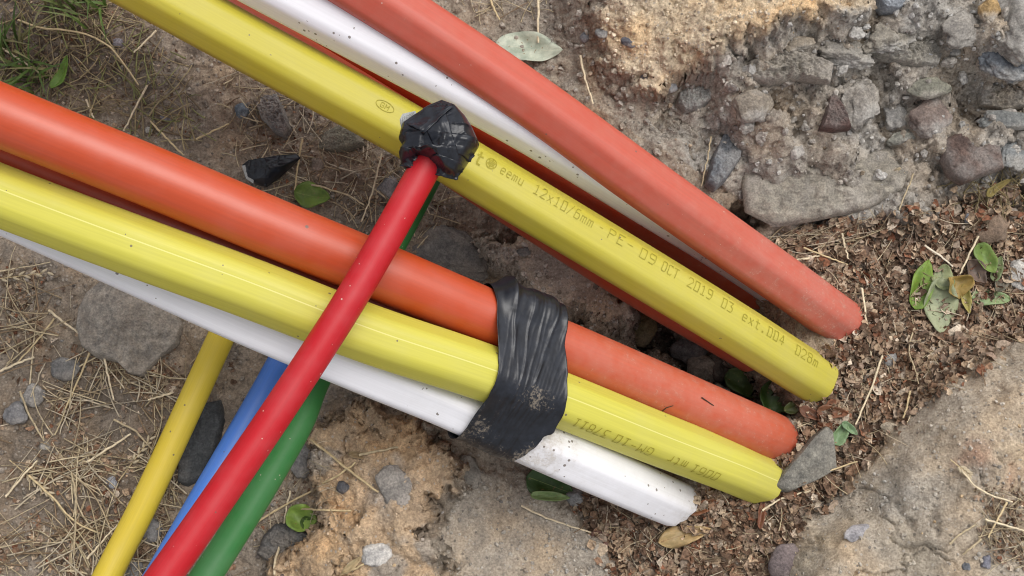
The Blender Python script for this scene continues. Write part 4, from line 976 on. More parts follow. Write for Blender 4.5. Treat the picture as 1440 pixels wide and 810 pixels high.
# ------------------------------------------------------------------ leaves
def leaf(name, px, py, length, width, rot, col, label, curl=.3, fold=.25, seed=0, lift=3, wave=.1, tip=1.6, notch=0, rib=None, cat='leaf', group=None, pitch=0.0):
    """length and width in photograph pixels; rot in degrees clockwise in the photograph, 0 = pointing right"""
    p = hit(px, py); m = mpp(px, py, p[2]); r = random.Random(seed + int(px)); nu, nv = 18, 9; V = []; length *= 1.12; width *= 1.2
    for i in range(nu):
        u = i / (nu - 1); w = (math.sin(math.pi * min(1, u ** .75)) ** (1 / tip)) * width / 2 * m * (1 + .08 * math.sin(9 * u + seed))
        if i == 0: w = .04 * width * m
        for j in range(nv):
            v = j / (nv - 1) * 2 - 1
            x = (u - .5) * length * m - notch * m * (1 - abs(v)) * (u > .8)
            y = v * w
            z = fold * 1.5 * abs(v) ** 1.6 * w + 1.5 * curl * length * m * ((u - .5) ** 2) * 1.2 + (wave + .12) * w * math.sin(7 * u + 3 * v + seed) * abs(v)
            V.append((x, y, z))
    V = np.array(V); V[:, 2] -= V[:, 2].min()
    V += np.array([[0, 0, .0004]]) * rng.standard_normal((len(V), 1))
    o = link(name, np_mesh(name, V, grid_faces(nu, nv)), M_LEAF)
    sm = o.modifiers.new('thickness', 'SOLIDIFY'); sm.thickness = .0006
    o.location = (p[0], p[1], p[2] + lift * m); o.rotation_euler = (r.uniform(-.12, .12) + pitch, r.uniform(-.12, .12), -math.radians(rot)); o.color = (*col, 1)
    tag(o, label, cat, group)
    if rib:                                                   # raised midrib
        Vr = []
        for i in range(1, nu - 1):
            c = V[i * nv + nv // 2]; ww = .0007 * (1 - i / nu) + .0002
            Vr += [c + (0, ww, .0003), c + (0, 0, .0010), c + (0, -ww, .0003)]
        ro = link('midrib', np_mesh('midrib', np.array(Vr), grid_faces(nu - 2, 3)), M_LEAF, o); ro.color = (*rib, 1)
    return o


leaf('dry_leaf', 745, 72, 84, 40, 8, (.42, .46, .38), 'pale grey green leaf on the soil above the upper orange duct', .25, .15, 1, 5, .25, 1.3, rib=(.5, .52, .42))
leaf('green_leaf', 1292, 402, 66, 28, -72, (.15, .24, .035), 'bright yellow green leaf standing upright, leftmost of the right hand cluster', .2, .3, 2, 6, rib=(.25, .33, .08))
leaf('green_leaf', 1319, 432, 72, 38, 96, (.27, .30, .18), 'broad dull grey green leaf pointing down in the right hand cluster', .2, .2, 3, 4, rib=(.33, .36, .22))
leaf('green_leaf', 1323, 392, 34, 26, -80, (.26, .29, .15), 'small dusty green leaf above the broad grey green leaf', .4, .2, 4, 7)
leaf('yellow_leaf', 1342, 404, 38, 26, -30, (.36, .25, .08), 'yellow brown crumpled leaf in the right hand cluster', .7, .5, 5, 8, .5)
leaf('green_leaf', 1390, 420, 52, 20, 4, (.22, .30, .14), 'long smooth green leaf lying flat on the right of the cluster', .1, .25, 6, 5, rib=(.3, .38, .2))
leaf('green_leaf', 1381, 366, 42, 24, 62, (.17, .25, .06), 'olive green leaf below the rounded brown stone', .4, .4, 7, 8)
leaf('green_leaf', 1399, 380, 34, 14, -70, (.18, .22, .10), 'narrow green leaf right of the olive one below the brown stone', .3, .3, 8, 5)
leaf('yellow_leaf', 1356, 422, 38, 12, 85, (.33, .28, .08), 'narrow yellowish leaf hanging below the crumpled yellow brown leaf', .3, .4, 9, 5)
leaf('brown_leaf', 1370, 385, 36, 22, 60, (.15, .105, .085), 'dark brown dead leaf between the olive leaf and crumpled yellow leaf', .3, .5, 10, 5)
leaf('brown_leaf', 1408, 395, 40, 16, -50, (.14, .12, .09), 'dark grey brown leaf left of the white cracked stone', .3, .4, 11, 4)
leaf('dry_leaf', 960, 752, 68, 24, -14, (.42, .29, .14), 'tan oak like dead leaf lying in the litter below the white duct', .2, .2, 12, 5, .5, 1.2, rib=(.33, .2, .09))
leaf('green_leaf', 772, 682, 62, 36, 20, (.05, .10, .025), 'dark green leaf tucked under the end of the lower white duct', .25, .3, 13, 6, rib=(.2, .28, .08))
leaf('green_leaf', 773, 698, 50, 12, 4, (.22, .30, .12), 'pale green folded edge of leaf beside the dark green one', .1, .5, 14, 10)
leaf('green_leaf', 426, 729, 40, 32, 10, (.20, .30, .06), 'light green heart shaped leaf at the left of the tan clod', .4, .4, 15, 6, .3)
leaf('green_leaf', 436, 738, 26, 16, 40, (.06, .11, .02), 'small dark green leaf tip under the heart shaped leaf', .2, .3, 16, 2)
leaf('green_leaf', 441, 278, 46, 30, 10, (.12, .19, .03), 'rounded bright green leaf above the lower orange duct', .3, .25, 17, 6, rib=(.2, .28, .06))
leaf('green_leaf', 91, 108, 46, 13, -68, (.17, .30, .05), 'single broad green blade shaped leaf at top left', .5, .4, 18, 8, rib=(.24, .36, .1))
leaf('green_leaf', 1178, 610, 32, 18, -60, (.22, .32, .17), 'folded bluish green leaf in the litter right of the slab stone', .3, .6, 19, 8)
leaf('green_leaf', 1191, 603, 24, 10, 40, (.22, .32, .18), 'narrow green leaf leaning on the folded bluish leaf', .3, .5, 20, 10)
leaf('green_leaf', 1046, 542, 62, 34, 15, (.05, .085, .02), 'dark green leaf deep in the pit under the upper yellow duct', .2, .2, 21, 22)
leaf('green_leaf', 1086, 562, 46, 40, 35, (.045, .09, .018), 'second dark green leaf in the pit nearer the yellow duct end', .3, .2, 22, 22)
leaf('green_leaf', 1114, 574, 28, 14, -15, (.10, .12, .04), 'small olive leaf between the ends of upper yellow and lower orange ducts', .2, .3, 23, 12)
leaf('brown_leaf', 1168, 580, 40, 16, 5, (.20, .085, .045), 'rust brown dead leaf right of the upper yellow duct end', .3, .4, 24, 6)
leaf('brown_leaf', 1138, 583, 32, 14, 25, (.17, .07, .04), 'smaller rust brown leaf just below the upper yellow duct end', .3, .4, 25, 6)
leaf('brown_leaf', 988, 712, 42, 16, -20, (.22, .085, .04), 'rust brown dead leaf right of the lower white duct end', .3, .5, 26, 6)
leaf('brown_leaf', 1069, 722, 40, 9, -80, (.20, .075, .04), 'thin upright rust brown leaf below the slab stone', .2, .5, 27, 5)
leaf('brown_leaf', 850, 758, 38, 15, 25, (.16, .08, .06), 'purple brown dead leaf at the left margin of the litter', .3, .3, 28, 3)
leaf('dry_leaf', 497, 793, 34, 9, -40, (.45, .34, .2), 'tan folded leaf blade on the tan clod near the bottom edge', .05, .5, 29, 4)
leaf('dry_leaf', 1262, 248, 16, 16, 20, (.40, .32, .22), 'small cream dead leaf on the foot of the bank', .5, .5, 30, 3)
leaf('yellow_leaf', 1395, 268, 42, 10, -35, (.26, .20, .07), 'curled olive yellow leaf strip at the foot of the bank, right edge', .6, .5, 31, 6)
leaf('brown_leaf', 505, 640, 26, 9, 8, (.30, .21, .12), 'small curled brown leaf in a hollow of the tan clod', .5, .6, 32, 3)

# scrap of black tape between the bundles
sc_out = [(340, 232), (352, 226), (376, 224), (398, 221), (420, 219), (424, 224), (408, 238), (392, 250), (374, 262), (358, 258), (344, 250)]
pz = hit(385, 240)[2]
scrap = link('tape_scrap', pillow('tape_scrap', sc_out, pz + .012, .010, .004, 6, 8, (.002, .004), 26, 120, .0004, 3.0, (), .0002, .3, .8, .6), M_TAPE)
tag(scrap, 'torn scrap of black tape on the soil above the lower orange duct', 'tape')
tw = [unproj(a, b, pz + .016) for a, b in ((340, 233), (352, 231), (358, 246), (356, 258), (346, 251))]
Vt = np.vstack([tw, np.array(tw) - (0, 0, .002)]); bm = bmesh.new(); vt = [bm.verts.new(p) for p in Vt]
bm.faces.new(vt[:5]); bm.faces.new(vt[5:][::-1])
for i in range(5): bm.faces.new([vt[i], vt[(i + 1) % 5], vt[5 + (i + 1) % 5], vt[5 + i]])
bmesh.ops.recalc_face_normals(bm, faces=bm.faces); me = bpy.data.meshes.new('torn_edge'); bm.to_mesh(me); bm.free(); link('torn_edge', me, M_GREY, scrap, False)

# ------------------------------------------------------------------ single straws that stand out
def tube_mesh(name, P, r0, r1, col, sides=5):
    P = np.array(P, float); T = np.gradient(P, axis=0); T /= np.linalg.norm(T, axis=1)[:, None] + 1e-9
    a = np.cross(T, [.3, .2, 1.]); a /= np.linalg.norm(a, axis=1)[:, None] + 1e-9; b = np.cross(T, a)
    th = np.linspace(0, 2 * np.pi, sides, endpoint=False); rr = np.linspace(r0, r1, len(P))
    V = P[:, None] + rr[:, None, None] * (np.cos(th)[None, :, None] * a[:, None] + np.sin(th)[None, :, None] * b[:, None] * .6)
    Fc = grid_faces(len(P), sides, True)
    return np_mesh(name, V.reshape(-1, 3), Fc, np.tile(np.array(col), (len(P) * sides, 1)))


def straw(pts, wpx, col, label, lift=4, group=None):
    P = []
    for a, b in pts:
        h = hit(a, b); m = mpp(a, b, h[2]); P.append(unproj(a, b, h[2] + (lift + 3 + random.uniform(-1, 2)) * m))
    P = np.array(P); k = np.linspace(0, len(P) - 1, 14); P = np.stack([np.interp(k, np.arange(len(P)), P[:, i]) for i in range(3)], -1)
    for _ in range(2): P[1:-1] = P[1:-1] * .5 + (P[:-2] + P[2:]) * .25
    P[:, 2] = np.maximum(P[:, 2], GZ(P[:, 0], P[:, 1]) + .0018)
    P[1:-1, :2] += rng.normal(0, .0003, (len(P) - 2, 2))
    o = link('straw', tube_mesh('straw', P, wpx * .00043, wpx * .00031, tuple(min(.75, v * 1.15) for v in col)), M_STRAW); tag(o, label, 'straw', group)


SW, SG, SP = (.50, .39, .22), (.40, .32, .20), (.60, .50, .34)
straw([(434, 612), (470, 645), (505, 672), (532, 692)], 3.4, SW, 'long straw lying diagonally on the tan clod right of green tube', 5)
straw([(348, 743), (390, 715), (440, 690), (478, 668), (500, 650)], 3.2, SW, 'straw rising from the green tube to the tan clod', 6)
straw([(386, 808), (394, 760), (402, 720), (408, 690)], 3.2, SP, 'upright pale straw crossing the dark slate lump at the bottom', 8)
straw([(418, 715), (450, 717), (494, 718)], 3, SW, 'short level straw beside the heart shaped leaf', 7)
straw([(505, 640), (530, 634), (560, 629)], 3.4, SG, 'short straw near level across the upper tan clod', 4)
straw([(478, 808), (495, 802), (512, 793)], 3, SW, 'short straw at the bottom edge of the tan clod', 4)
straw([(733, 711), (770, 729), (832, 749)], 2.8, SP, 'pale straw lying on the grey slope below the white duct', 3)
straw([(537, 216), (530, 250), (519, 285), (508, 312)], 2.6, SP, 'straight straw slanting between yellow duct and lower orange duct', 12)
straw([(816, 78), (822, 108), (834, 146)], 3.2, SP, 'pale curved straw on the soil above the upper orange duct', 4)
straw([(757, 0), (757, 30), (757, 60)], 3.6, SP, 'upright pale straw at the top edge above the grey green leaf', 8)
straw([(690, 0), (696, 15), (703, 28)], 3.2, SW, 'short straw at the top edge right of the upper orange duct', 5)
straw([(1000, 192), (994, 230), (986, 262)], 2.2, SG, 'thin straw hanging over the dark blue grey flat stone', 8)
straw([(1285, 244), (1275, 268), (1264, 296)], 2.4, SG, 'thin brownish straw leaning on the foot of the bank', 5)
straw([(1184, 328), (1188, 348), (1193, 364)], 3.2, SP, 'short pale straw upright in the litter under the bank', 7)
straw([(1130, 348), (1165, 362), (1192, 372)], 2.6, SW, 'straw near the upper orange duct in the upper litter', 7)
straw([(1120, 366), (1138, 363), (1153, 359)], 3.6, SP, 'short thick pale straw touching the upper orange duct', 6)
straw([(1300, 345), (1322, 360), (1340, 375)], 3.4, (.6, .52, .4), 'bent pale straw left of the olive green leaf', 8)
straw([(1376, 332), (1362, 360), (1350, 385)], 3, SP, 'straw pointing down to the crumpled yellow leaf', 10)
straw([(1212, 405), (1217, 440), (1222, 475), (1225, 500)], 3.2, SP, 'long pale straw beside the end of the upper orange duct', 8)
straw([(1241, 500), (1228, 540), (1215, 570), (1203, 597)], 3, SP, 'long pale straw slanting through the middle litter', 9)
straw([(1280, 550), (1276, 570), (1270, 588)], 3, SW, 'short straw at the top edge of the bottom right mound', 6)
straw([(1285, 462), (1276, 492), (1288, 520), (1292, 540)], 2.2, SG, 'thin wavy stalk in the right hand litter', 8)
straw([(1070, 698), (1110, 682), (1160, 664), (1206, 649)], 2.8, SW, 'long straw lying across the angular grey slab', 16)
straw([(1072, 718), (1095, 702), (1140, 690)], 2.8, SP, 'curved pale straw below the angular grey slab', 10)
straw([(1352, 662), (1370, 684), (1400, 700), (1424, 706)], 2.8, SP, 'curved seed stalk on the bottom right mound', 5)
straw([(1416, 706), (1404, 728), (1390, 756)], 2.8, SW, 'straw slanting down the right side of the mound', 6)
straw([(1386, 730), (1410, 738), (1440, 746)], 2.8, SP, 'straw pointing to the right edge of the mound', 6)
straw([(1380, 758), (1366, 770), (1354, 780)], 2.8, SG, 'short lower straw on the right side of the mound', 4)
straw([(1335, 765), (1350, 752), (1372, 738)], 3, SG, 'grey straw on the middle of the mound', 4)
straw([(0, 522), (20, 513), (48, 502)], 3.6, SP, 'thick pale straw at the left edge above the pebble', 6)
straw([(68, 436), (88, 452), (112, 470)], 3.4, SP, 'thick straw left of the large grey brown stone', 6)
straw([(76, 448), (52, 480), (22, 512)], 2.8, SW, 'long straw running down left from the large stone', 5)
straw([(144, 484), (150, 520), (160, 562)], 3, SP, 'straw standing against the lower side of the large stone', 16)
straw([(126, 496), (112, 530), (92, 575)], 2.8, SW, 'straw slanting left below the large stone', 8)
straw([(28, 550), (44, 590), (62, 620)], 3, SG, 'greyish straw below the pale pebble', 9)
straw([(242, 552), (224, 558), (208, 562)], 3.2, SP, 'short straw left of the yellow tube', 6)
straw([(122, 650), (160, 626), (184, 610)], 3.4, SP, 'stout straw slanting up to the yellow tube', 8)
straw([(40, 668), (75, 700), (105, 735), (140, 750)], 3, SW, 'straw with seed head stem in the lower left', 9)
straw([(8, 698), (30, 672), (52, 648)], 3, SP, 'straw at the left edge of the lower straw patch', 8)
straw([(160, 590), (190, 605), (214, 632)], 2.8, SG, 'curved stalk arching near the yellow tube', 12)
straw([(100, 665), (108, 700), (104, 780)], 2.8, SG, 'long upright stalk in the lower straw patch', 9)
straw([(123, 786), (145, 760), (165, 738)], 3, SP, 'straw pointing to the lower part of the yellow tube', 8)
straw([(25, 28), (55, 42), (110, 42), (145, 58), (165, 75), (195, 120)], 3.2, SW, 'long bent straw stem in the dry grass at top left', 12)
straw([(207, 120), (190, 152), (174, 184)], 3, SP, 'straw just above the left part of the lower orange duct', 8)
straw([(212, 170), (234, 195), (258, 218)], 3, SW, 'straw pointing at the lower orange duct left of tape scrap', 8)
straw([(276, 196), (300, 184), (322, 174)], 3, SW, 'straw on bare soil below the upper yellow duct', 5)
straw([(121, 140), (128, 158), (132, 166)], 3, SP, 'short straw at the rim of the lower orange duct', 8)
straw([(220, 43), (205, 58), (188, 74)], 3, SP, 'straw below the edge of the upper yellow duct at top left', 8)
straw([(0, 66), (30, 85), (58, 104)], 3, SP, 'straw through the grass at the left edge', 10)
straw([(425, 195), (420, 225), (414, 268)], 3, SW, 'upright straw right of the black tape scrap', 10)
straw([(418, 256), (450, 262), (490, 275), (512, 288)], 3, SG, 'bent stalk above the rounded bright green leaf', 8)
straw([(618, 284), (632, 278), (648, 276)], 2.4, SG, 'thin straw right of the red tube on dark soil', 6)

for pts_, lab_ in (([(973, 556), (989, 566)], 'short straight dark twig stuck on the lower orange duct'), ([(921, 568), (925, 563), (933, 561)], 'short curved dark hair like twig on the lower orange duct')):
    P_ = []
    for a_, b_ in pts_:
        l_ = OL.l_at(a_ - 3, b_ + 0); best = min(np.linspace(-1.2, 1.2, 97), key=lambda t: (lambda q: (q[0] - a_) ** 2 + (q[1] - b_) ** 2)(proj(OL.at(np.array([l_]), np.array([t]), .0006)[0])))
        P_.append(OL.at(np.array([l_]), np.array([best]), .0008)[0])
    P_ = np.array(P_); k_ = np.linspace(0, len(P_) - 1, 7); P_ = np.stack([np.interp(k_, np.arange(len(P_)), P_[:, i_]) for i_ in range(3)], -1)
    tag(link('twig', tube_mesh('twig', P_, .0007, .0004, (.06, .03, .02)), M_STRAW), lab_, 'twig')

# ------------------------------------------------------------------ wheat ears among the straw
def ear(px, py, length, rot, label):
    p = hit(px, py); m = mpp(px, py, p[2]); o = bpy.data.objects.new('seed_head', None); COL.objects.link(o)
    o.location = (p[0], p[1], p[2] + 6 * m); o.rotation_euler = (0, 0, -math.radians(rot)); o.empty_display_size = .01
    n = 9; me = None
    for i in range(n):
        t = i / (n - 1)
        if me is None:
            bm = bmesh.new(); bmesh.ops.create_uvsphere(bm, u_segments=8, v_segments=5, radius=1)
            for v in bm.verts: v.co.x *= 1 + .4 * v.co.x
            me = bpy.data.meshes.new('husk'); bm.to_mesh(me); bm.free()
            a = me.attributes.new('tint', 'FLOAT_COLOR', 'POINT'); a.data.foreach_set('color', np.tile(np.array((.52, .43, .29, 1.), np.float32), len(me.vertices)))
            me.materials.append(M_STRAW)
        h = bpy.data.objects.new('husk', me); COL.objects.link(h); h.parent = o
        sgn = 1 if i % 2 else -1
        h.location = ((t - .5) * length * m, sgn * 2.6 * m * (1 - .3 * t), random.uniform(-.3, 1) * m); h.rotation_euler = (0, 0, sgn * .5); h.scale = (5.2 * m, 2.0 * m, 1.7 * m)
    st = tube_mesh('stem', [((x - .75) * length * m, 0, 0) for x in np.linspace(-.6, 1.1, 8)], .0007, .0005, SW); link('stem', st, M_STRAW, o)
    tag(o, label, 'seed head')


ear(40, 388, 64, -8, 'dry ear of grass seed at the left edge below the white duct')
ear(60, 684, 44, 38, 'dry feathery seed head in the lower left straw patch')
ear(202, 632, 40, -55, 'dry seed head beside the thin yellow tube')
ear(1356, 664, 20, 40, 'small seed head on the bottom right mound')

# ------------------------------------------------------------------ grass tufts
def tuft(px, py, n, hgt, spread, label, cols):
    p = hit(px, py); m = mpp(px, py, p[2]); o = bpy.data.objects.new('grass_tuft', None); COL.objects.link(o); o.location = p; o.empty_display_size = .01
    for i in range(n):
        a = random.uniform(0, 6.283); L = hgt * m * random.uniform(.6, 1.1); lean = random.uniform(.35, 1.1); b0 = np.array([random.gauss(0, spread * m * .5), random.gauss(0, spread * m * .5), -.002])
        V = []; wd_ = random.uniform(1.4, 2.6) * m; side = np.array([-math.sin(a), math.cos(a), 0])
        for k in range(7):
            t = k / 6; c = b0 + np.array([math.cos(a), math.sin(a), 0]) * L * lean * t * t + np.array([0, 0, L * (t - .35 * t * t * lean)]); w = wd_ * (1 - t ** 2) + .0002
            V += [c - side * w, c + np.array([0, 0, -w * .3]), c + side * w]
        c_ = random.choice(cols)
        link('blade', np_mesh('blade', np.array(V), grid_faces(7, 3), np.tile(np.array(c_) * random.uniform(.8, 1.2), (21, 1))), M_GRASS, o)
    tag(o, label, 'grass', 'grass tufts at the top left')


GC = [(.10, .17, .03), (.13, .21, .045), (.16, .20, .06), (.24, .22, .09), (.09, .15, .03)]
tuft(40, 108, 30, 80, 26, 'green grass tuft growing right at the lower orange duct, top left', GC)
tuft(8, 72, 26, 80, 22, 'green grass tuft cut by the left edge of the picture', GC)
tuft(128, 8, 24, 70, 24, 'green grass tuft at the top edge beside the upper yellow duct', GC)
tuft(85, 2, 20, 70, 26, 'sparse yellowing grass tuft at the top edge, left of the yellow duct', GC[2:4])

# ------------------------------------------------------------------ loose stuff: litter, straw, crumbs
def rot_mats(ax_, ay_, az_):
    cx, sx, cy, sy, cz, sz = np.cos(ax_), np.sin(ax_), np.cos(ay_), np.sin(ay_), np.cos(az_), np.sin(az_)
    R = np.empty((len(cx), 3, 3))
    R[:, 0, 0] = cz * cy; R[:, 0, 1] = cz * sy * sx - sz * cx; R[:, 0, 2] = cz * sy * cx + sz * sx
    R[:, 1, 0] = sz * cy; R[:, 1, 1] = sz * sy * sx + cz * cx; R[:, 1, 2] = sz * sy * cx - cz * sx
    R[:, 2, 0] = -sy; R[:, 2, 1] = cy * sx; R[:, 2, 2] = cy * cx
    return R


def scatter(name, temps, pos, R, sc, cols, mat, label, cat):
    Vs, Fs, Cs, off = [], [], [], 0
    which = rng.integers(0, len(temps), len(pos))
    for ti, (tv, tf) in enumerate(temps):
        idx = np.where(which == ti)[0]
        if not len(idx): continue
        V = np.einsum('nij,nkj->nki', R[idx], tv[None] * sc[idx][:, None, :]) + pos[idx][:, None]
        Fs.append((tf[None] + (np.arange(len(idx)) * len(tv))[:, None, None] + off).reshape(-1, tf.shape[1])); Vs.append(V.reshape(-1, 3))
        Cs.append(np.repeat(cols[idx], len(tv), 0)); off += len(idx) * len(tv)
    o = link(name, np_mesh(name, np.vstack(Vs), np.vstack(Fs), np.vstack(Cs)), mat)
    tag(o, label, cat, kind='stuff'); return o


def sample(poly, n, fn=None):
    poly = np.array(poly, float); lo, hi = poly.min(0), poly.max(0); out = np.zeros((0, 2))
    while len(out) < n:
        q = rng.random((n * 3, 2)) * (hi - lo) + lo
        k = poly_sd(q[:, 0], q[:, 1], [tuple(p) for p in poly]) + rng.normal(0, 7, len(q)) > 0
        if fn is not None: k &= rng.random(len(q)) < fn(q[:, 0], q[:, 1])
        out = np.vstack([out, q[k]])
    return out[:n]


def petal_templates(k):
    T = []
    for s in range(k):
        r = np.random.default_rng(100 + s); nu, nv = 5, 4; u = np.linspace(-1, 1, nu); v = np.linspace(-1, 1, nv)
        Uu, Vv = np.meshgrid(u, v, indexing='ij'); w = np.sqrt(np.clip(1.05 - Uu ** 2, .08, 1)) * r.uniform(.45, .95)
        c1, c2 = r.uniform(.3, 1.3), r.uniform(-.3, .6)
        x = Uu + .15 * r.standard_normal(Uu.shape); y = Vv * w + .12 * r.standard_normal(Uu.shape)
        z = c1 * .5 * (Vv * w) ** 2 + c2 * .5 * Uu ** 2 + .12 * r.standard_normal(Uu.shape)
        T.append((np.stack([x, y, z], -1).reshape(-1, 3), grid_faces(nu, nv)))
    return T


PAL = np.array([(.40, .31, .22), (.50, .42, .32), (.26, .17, .115), (.15, .10, .07), (.24, .115, .07), (.33, .255, .19), (.60, .54, .45), (.28, .215, .17), (.19, .135, .10), (.37, .31, .25)])
PW = np.array([.14, .10, .16, .14, .06, .13, .045, .1, .08, .07]); PW /= PW.sum()


def litter(n, poly, smin, smax, name, label, fn=None, lift=.0022):
    q = sample(poly, n, fn); P = hit_many(q[:, 0], q[:, 1]); P[:, 2] += rng.random(n) * lift
    R = rot_mats(rng.normal(0, .55, n), rng.normal(0, .55, n), rng.random(n) * 6.283)
    s = (rng.random(n) ** 1.6 * (smax - smin) + smin)[:, None] * np.ones((1, 3)); s[:, 2] *= rng.uniform(.6, 1.5, n)
    c = PAL[rng.choice(len(PAL), n, p=PW)] * rng.uniform(.65, 1.2, (n, 1)) * np.array((1.03, .95, .88))
    return scatter(name, petal_templates(14), P, R, s, c, M_LITTER, label, 'leaf litter')


litter(8200, P_LITTER, .0017, .0072, 'leaf_litter', 'brown dead petals and leaf crumbs filling the hollow round the duct ends', lift=.004)
litter(3200, P_LITTER, .0007, .0019, 'leaf_litter', 'fine reddish brown chaff mixed through the litter', lift=.006)
litter(230, P_LITTER, .0058, .0105, 'leaf_litter', 'larger curled dead leaf flakes lying on top of the litter', lift=.005, fn=lambda x, y: np.clip(.3 + 1.5 * fbm(x / 70, y / 70, 2, 95), .05, 1))
for i_, (ex, ey, n_, lab_) in enumerate(((1172, 520, 330, 'dead petals banked against the end of the upper yellow duct'), (1100, 672, 300, 'dead petals banked against the end of the lower yellow duct'), (985, 722, 260, 'dead petals banked against the end of the lower white duct'), (1222, 470, 220, 'dead petals banked against the end of the upper orange duct'), (1142, 618, 160, 'dead petals banked against the end of the lower orange duct'))):
    litter(n_, [(ex - 34, ey + 26), (ex - 10, ey - 30), (ex + 26, ey - 34), (ex + 34, ey + 12), (ex, ey + 40)], .0018, .006, 'leaf_litter', lab_, lift=.011)
P_LEFT = [(-60, 360), (120, 400), (250, 500), (330, 520), (300, 700), (360, 860), (-60, 860)]
P_TOPL = [(-60, -40), (160, -40), (230, 60), (300, 200), (120, 170), (-60, 110)]
P_MID = [(300, 120), (360, 100), (560, 210), (640, 290), (600, 340), (420, 290), (330, 230)]


def thin_left(x, y): return np.clip(.25 + 1.6 * fbm(x / 90, y / 90, 2, 91), .06, 1) * ( .3 + .7 * np.exp(-(((x - 140) / 120) ** 2 + ((y - 650) / 130) ** 2)))


litter(2600, P_LEFT, .0012, .0046, 'leaf_litter', 'small brown litter scraps among the straw at lower left', thin_left)
litter(700, P_TOPL, .0010, .0028, 'leaf_litter', 'brown litter scraps under the grass at top left')
litter(420, P_MID, .0010, .0028, 'leaf_litter', 'litter scraps on the soil between the two bundles')
litter(260, [(1370, 690), (1450, 680), (1450, 800), (1390, 790)], .0012, .0034, 'leaf_litter', 'litter scraps in the straw at the right end of the mound')
litter(200, [(360, 640), (430, 620), (450, 700), (400, 760), (350, 760)], .001, .003, 'leaf_litter', 'litter scraps beside the green tube')


def straw_templates(k):
    T = []
    for s in range(k):
        r = np.random.default_rng(300 + s); m = 7; t = np.linspace(-1, 1, m); bend = r.normal(0, .10); bz = abs(r.normal(0, .04)); kink = r.normal(0, .12) * (r.random() < .4)
        P = np.stack([t, bend * t * t + kink * np.abs(t - .2), bz * (1 - t * t)], -1); th = np.linspace(0, 2 * np.pi, 4, endpoint=False)
        rr = np.linspace(1, .6, m)
        V = np.stack([np.tile(P[:, None, 0], (1, 4)), P[:, None, 1] + 0 * th[None], P[:, None, 2] + 0 * th[None]], -1)
        Wd = np.stack([np.zeros((m, 4)), rr[:, None] * np.cos(th)[None], rr[:, None] * np.sin(th)[None] * .6], -1)
        T.append((V, Wd, grid_faces(m, 4, True)))
    return T


ST = straw_templates(16)


def straws(n, poly, lmin, lmax, wid, name, label, dirs=None, lift=.004, fn=None, pal=((.46, .37, .23), (.56, .46, .30), (.34, .26, .16), (.25, .17, .10), (.52, .44, .32))):
    q = sample(poly, n, fn); P = hit_many(q[:, 0], q[:, 1]); Lh = rng.uniform(lmin, lmax, n) / 2
    az = rng.random(n) * np.pi if dirs is None else rng.normal(dirs[0], dirs[1], n)
    w = rng.uniform(.55, 1.15, n) * wid; Vs, Fs, Cs, off = [], [], [], 0
    pal = np.array(pal)
    for i in range(n):
        V0, Wd, Fc = ST[i % 16]; V = V0 * Lh[i] + Wd * w[i]; ca, sa = math.cos(az[i]), math.sin(az[i])
        Vx = np.stack([V[..., 0] * ca - V[..., 1] * sa + P[i, 0], V[..., 0] * sa + V[..., 1] * ca + P[i, 1], V[..., 2]], -1)
        a = (V0[:, 0, 0] * Lh[i]); gz0, gz1 = GZ(P[i, 0] - ca * Lh[i], P[i, 1] - sa * Lh[i]), GZ(P[i, 0] + ca * Lh[i], P[i, 1] + sa * Lh[i])
        base = gz0 + (gz1 - gz0) * (a / Lh[i] * .5 + .5); gmid = GZ(Vx[:, 0, 0], Vx[:, 0, 1])
        Vx[..., 2] += (np.maximum(base, gmid) + rng.random() * lift + .0005)[:, None]
        Vs.append(Vx.reshape(-1, 3)); Fs.append(Fc + off); off += Vx.shape[0] * 4; Cs.append(np.tile(pal[rng.integers(len(pal))] * rng.uniform(.75, 1.2), (Vx.shape[0] * 4, 1)))
    o = link(name, np_mesh(name, np.vstack(Vs), np.vstack(Fs), np.vstack(Cs)), M_STRAW); tag(o, label, 'straw', kind='stuff')


straws(430, P_LEFT, .012, .085, .00095, 'loose_straw', 'loose straw and dry grass covering the soil at lower left', None, .007, thin_left)
straws(420, P_LEFT, .006, .022, .0005, 'loose_straw', 'fine chaff among the straw at lower left', None, .004, thin_left)
straws(420, P_TOPL, .010, .055, .0009, 'loose_straw', 'loose dry grass stalks under the tufts at top left', None, .008, pal=((.36, .28, .15), (.42, .34, .19), (.26, .2, .11), (.24, .24, .09), (.2, .14, .08)))
straws(230, P_MID, .010, .045, .0008, 'loose_straw', 'loose straw on the soil between the two bundles', None, .006)
straws(60, [(600, -40), (770, -40), (770, 25), (700, 30), (640, 10)], .012, .04, .0006, 'loose_straw', 'loose straw at the top edge right of the upper orange duct', None, .006)
straws(480, P_LITTER, .008, .036, .00055, 'loose_straw', 'fine stalks mixed into the leaf litter', None, .007)
straws(90, [(1372, 690), (1460, 680), (1460, 800), (1390, 790)], .01, .04, .0005, 'loose_straw', 'loose straw at the right end of the mound', None, .006)
straws(60, [(350, 640), (440, 600), (500, 680), (420, 760), (350, 790)], .012, .045, .0005, 'loose_straw', 'loose straw beside the green tube', None, .006)
straws(30, [(1090, 325), (1250, 320), (1250, 335), (1100, 350)], .02, .06, .0006, 'loose_straw', 'stalks gathered along the foot of the bank', (.25, .25), .006)
straws(60, [(1340, 250), (1460, 240), (1460, 300), (1360, 300)], .01, .04, .0006, 'loose_straw', 'dry stalks under the flat maroon stone', None, .008, pal=((.26, .2, .09), (.36, .29, .15), (.2, .16, .07)))


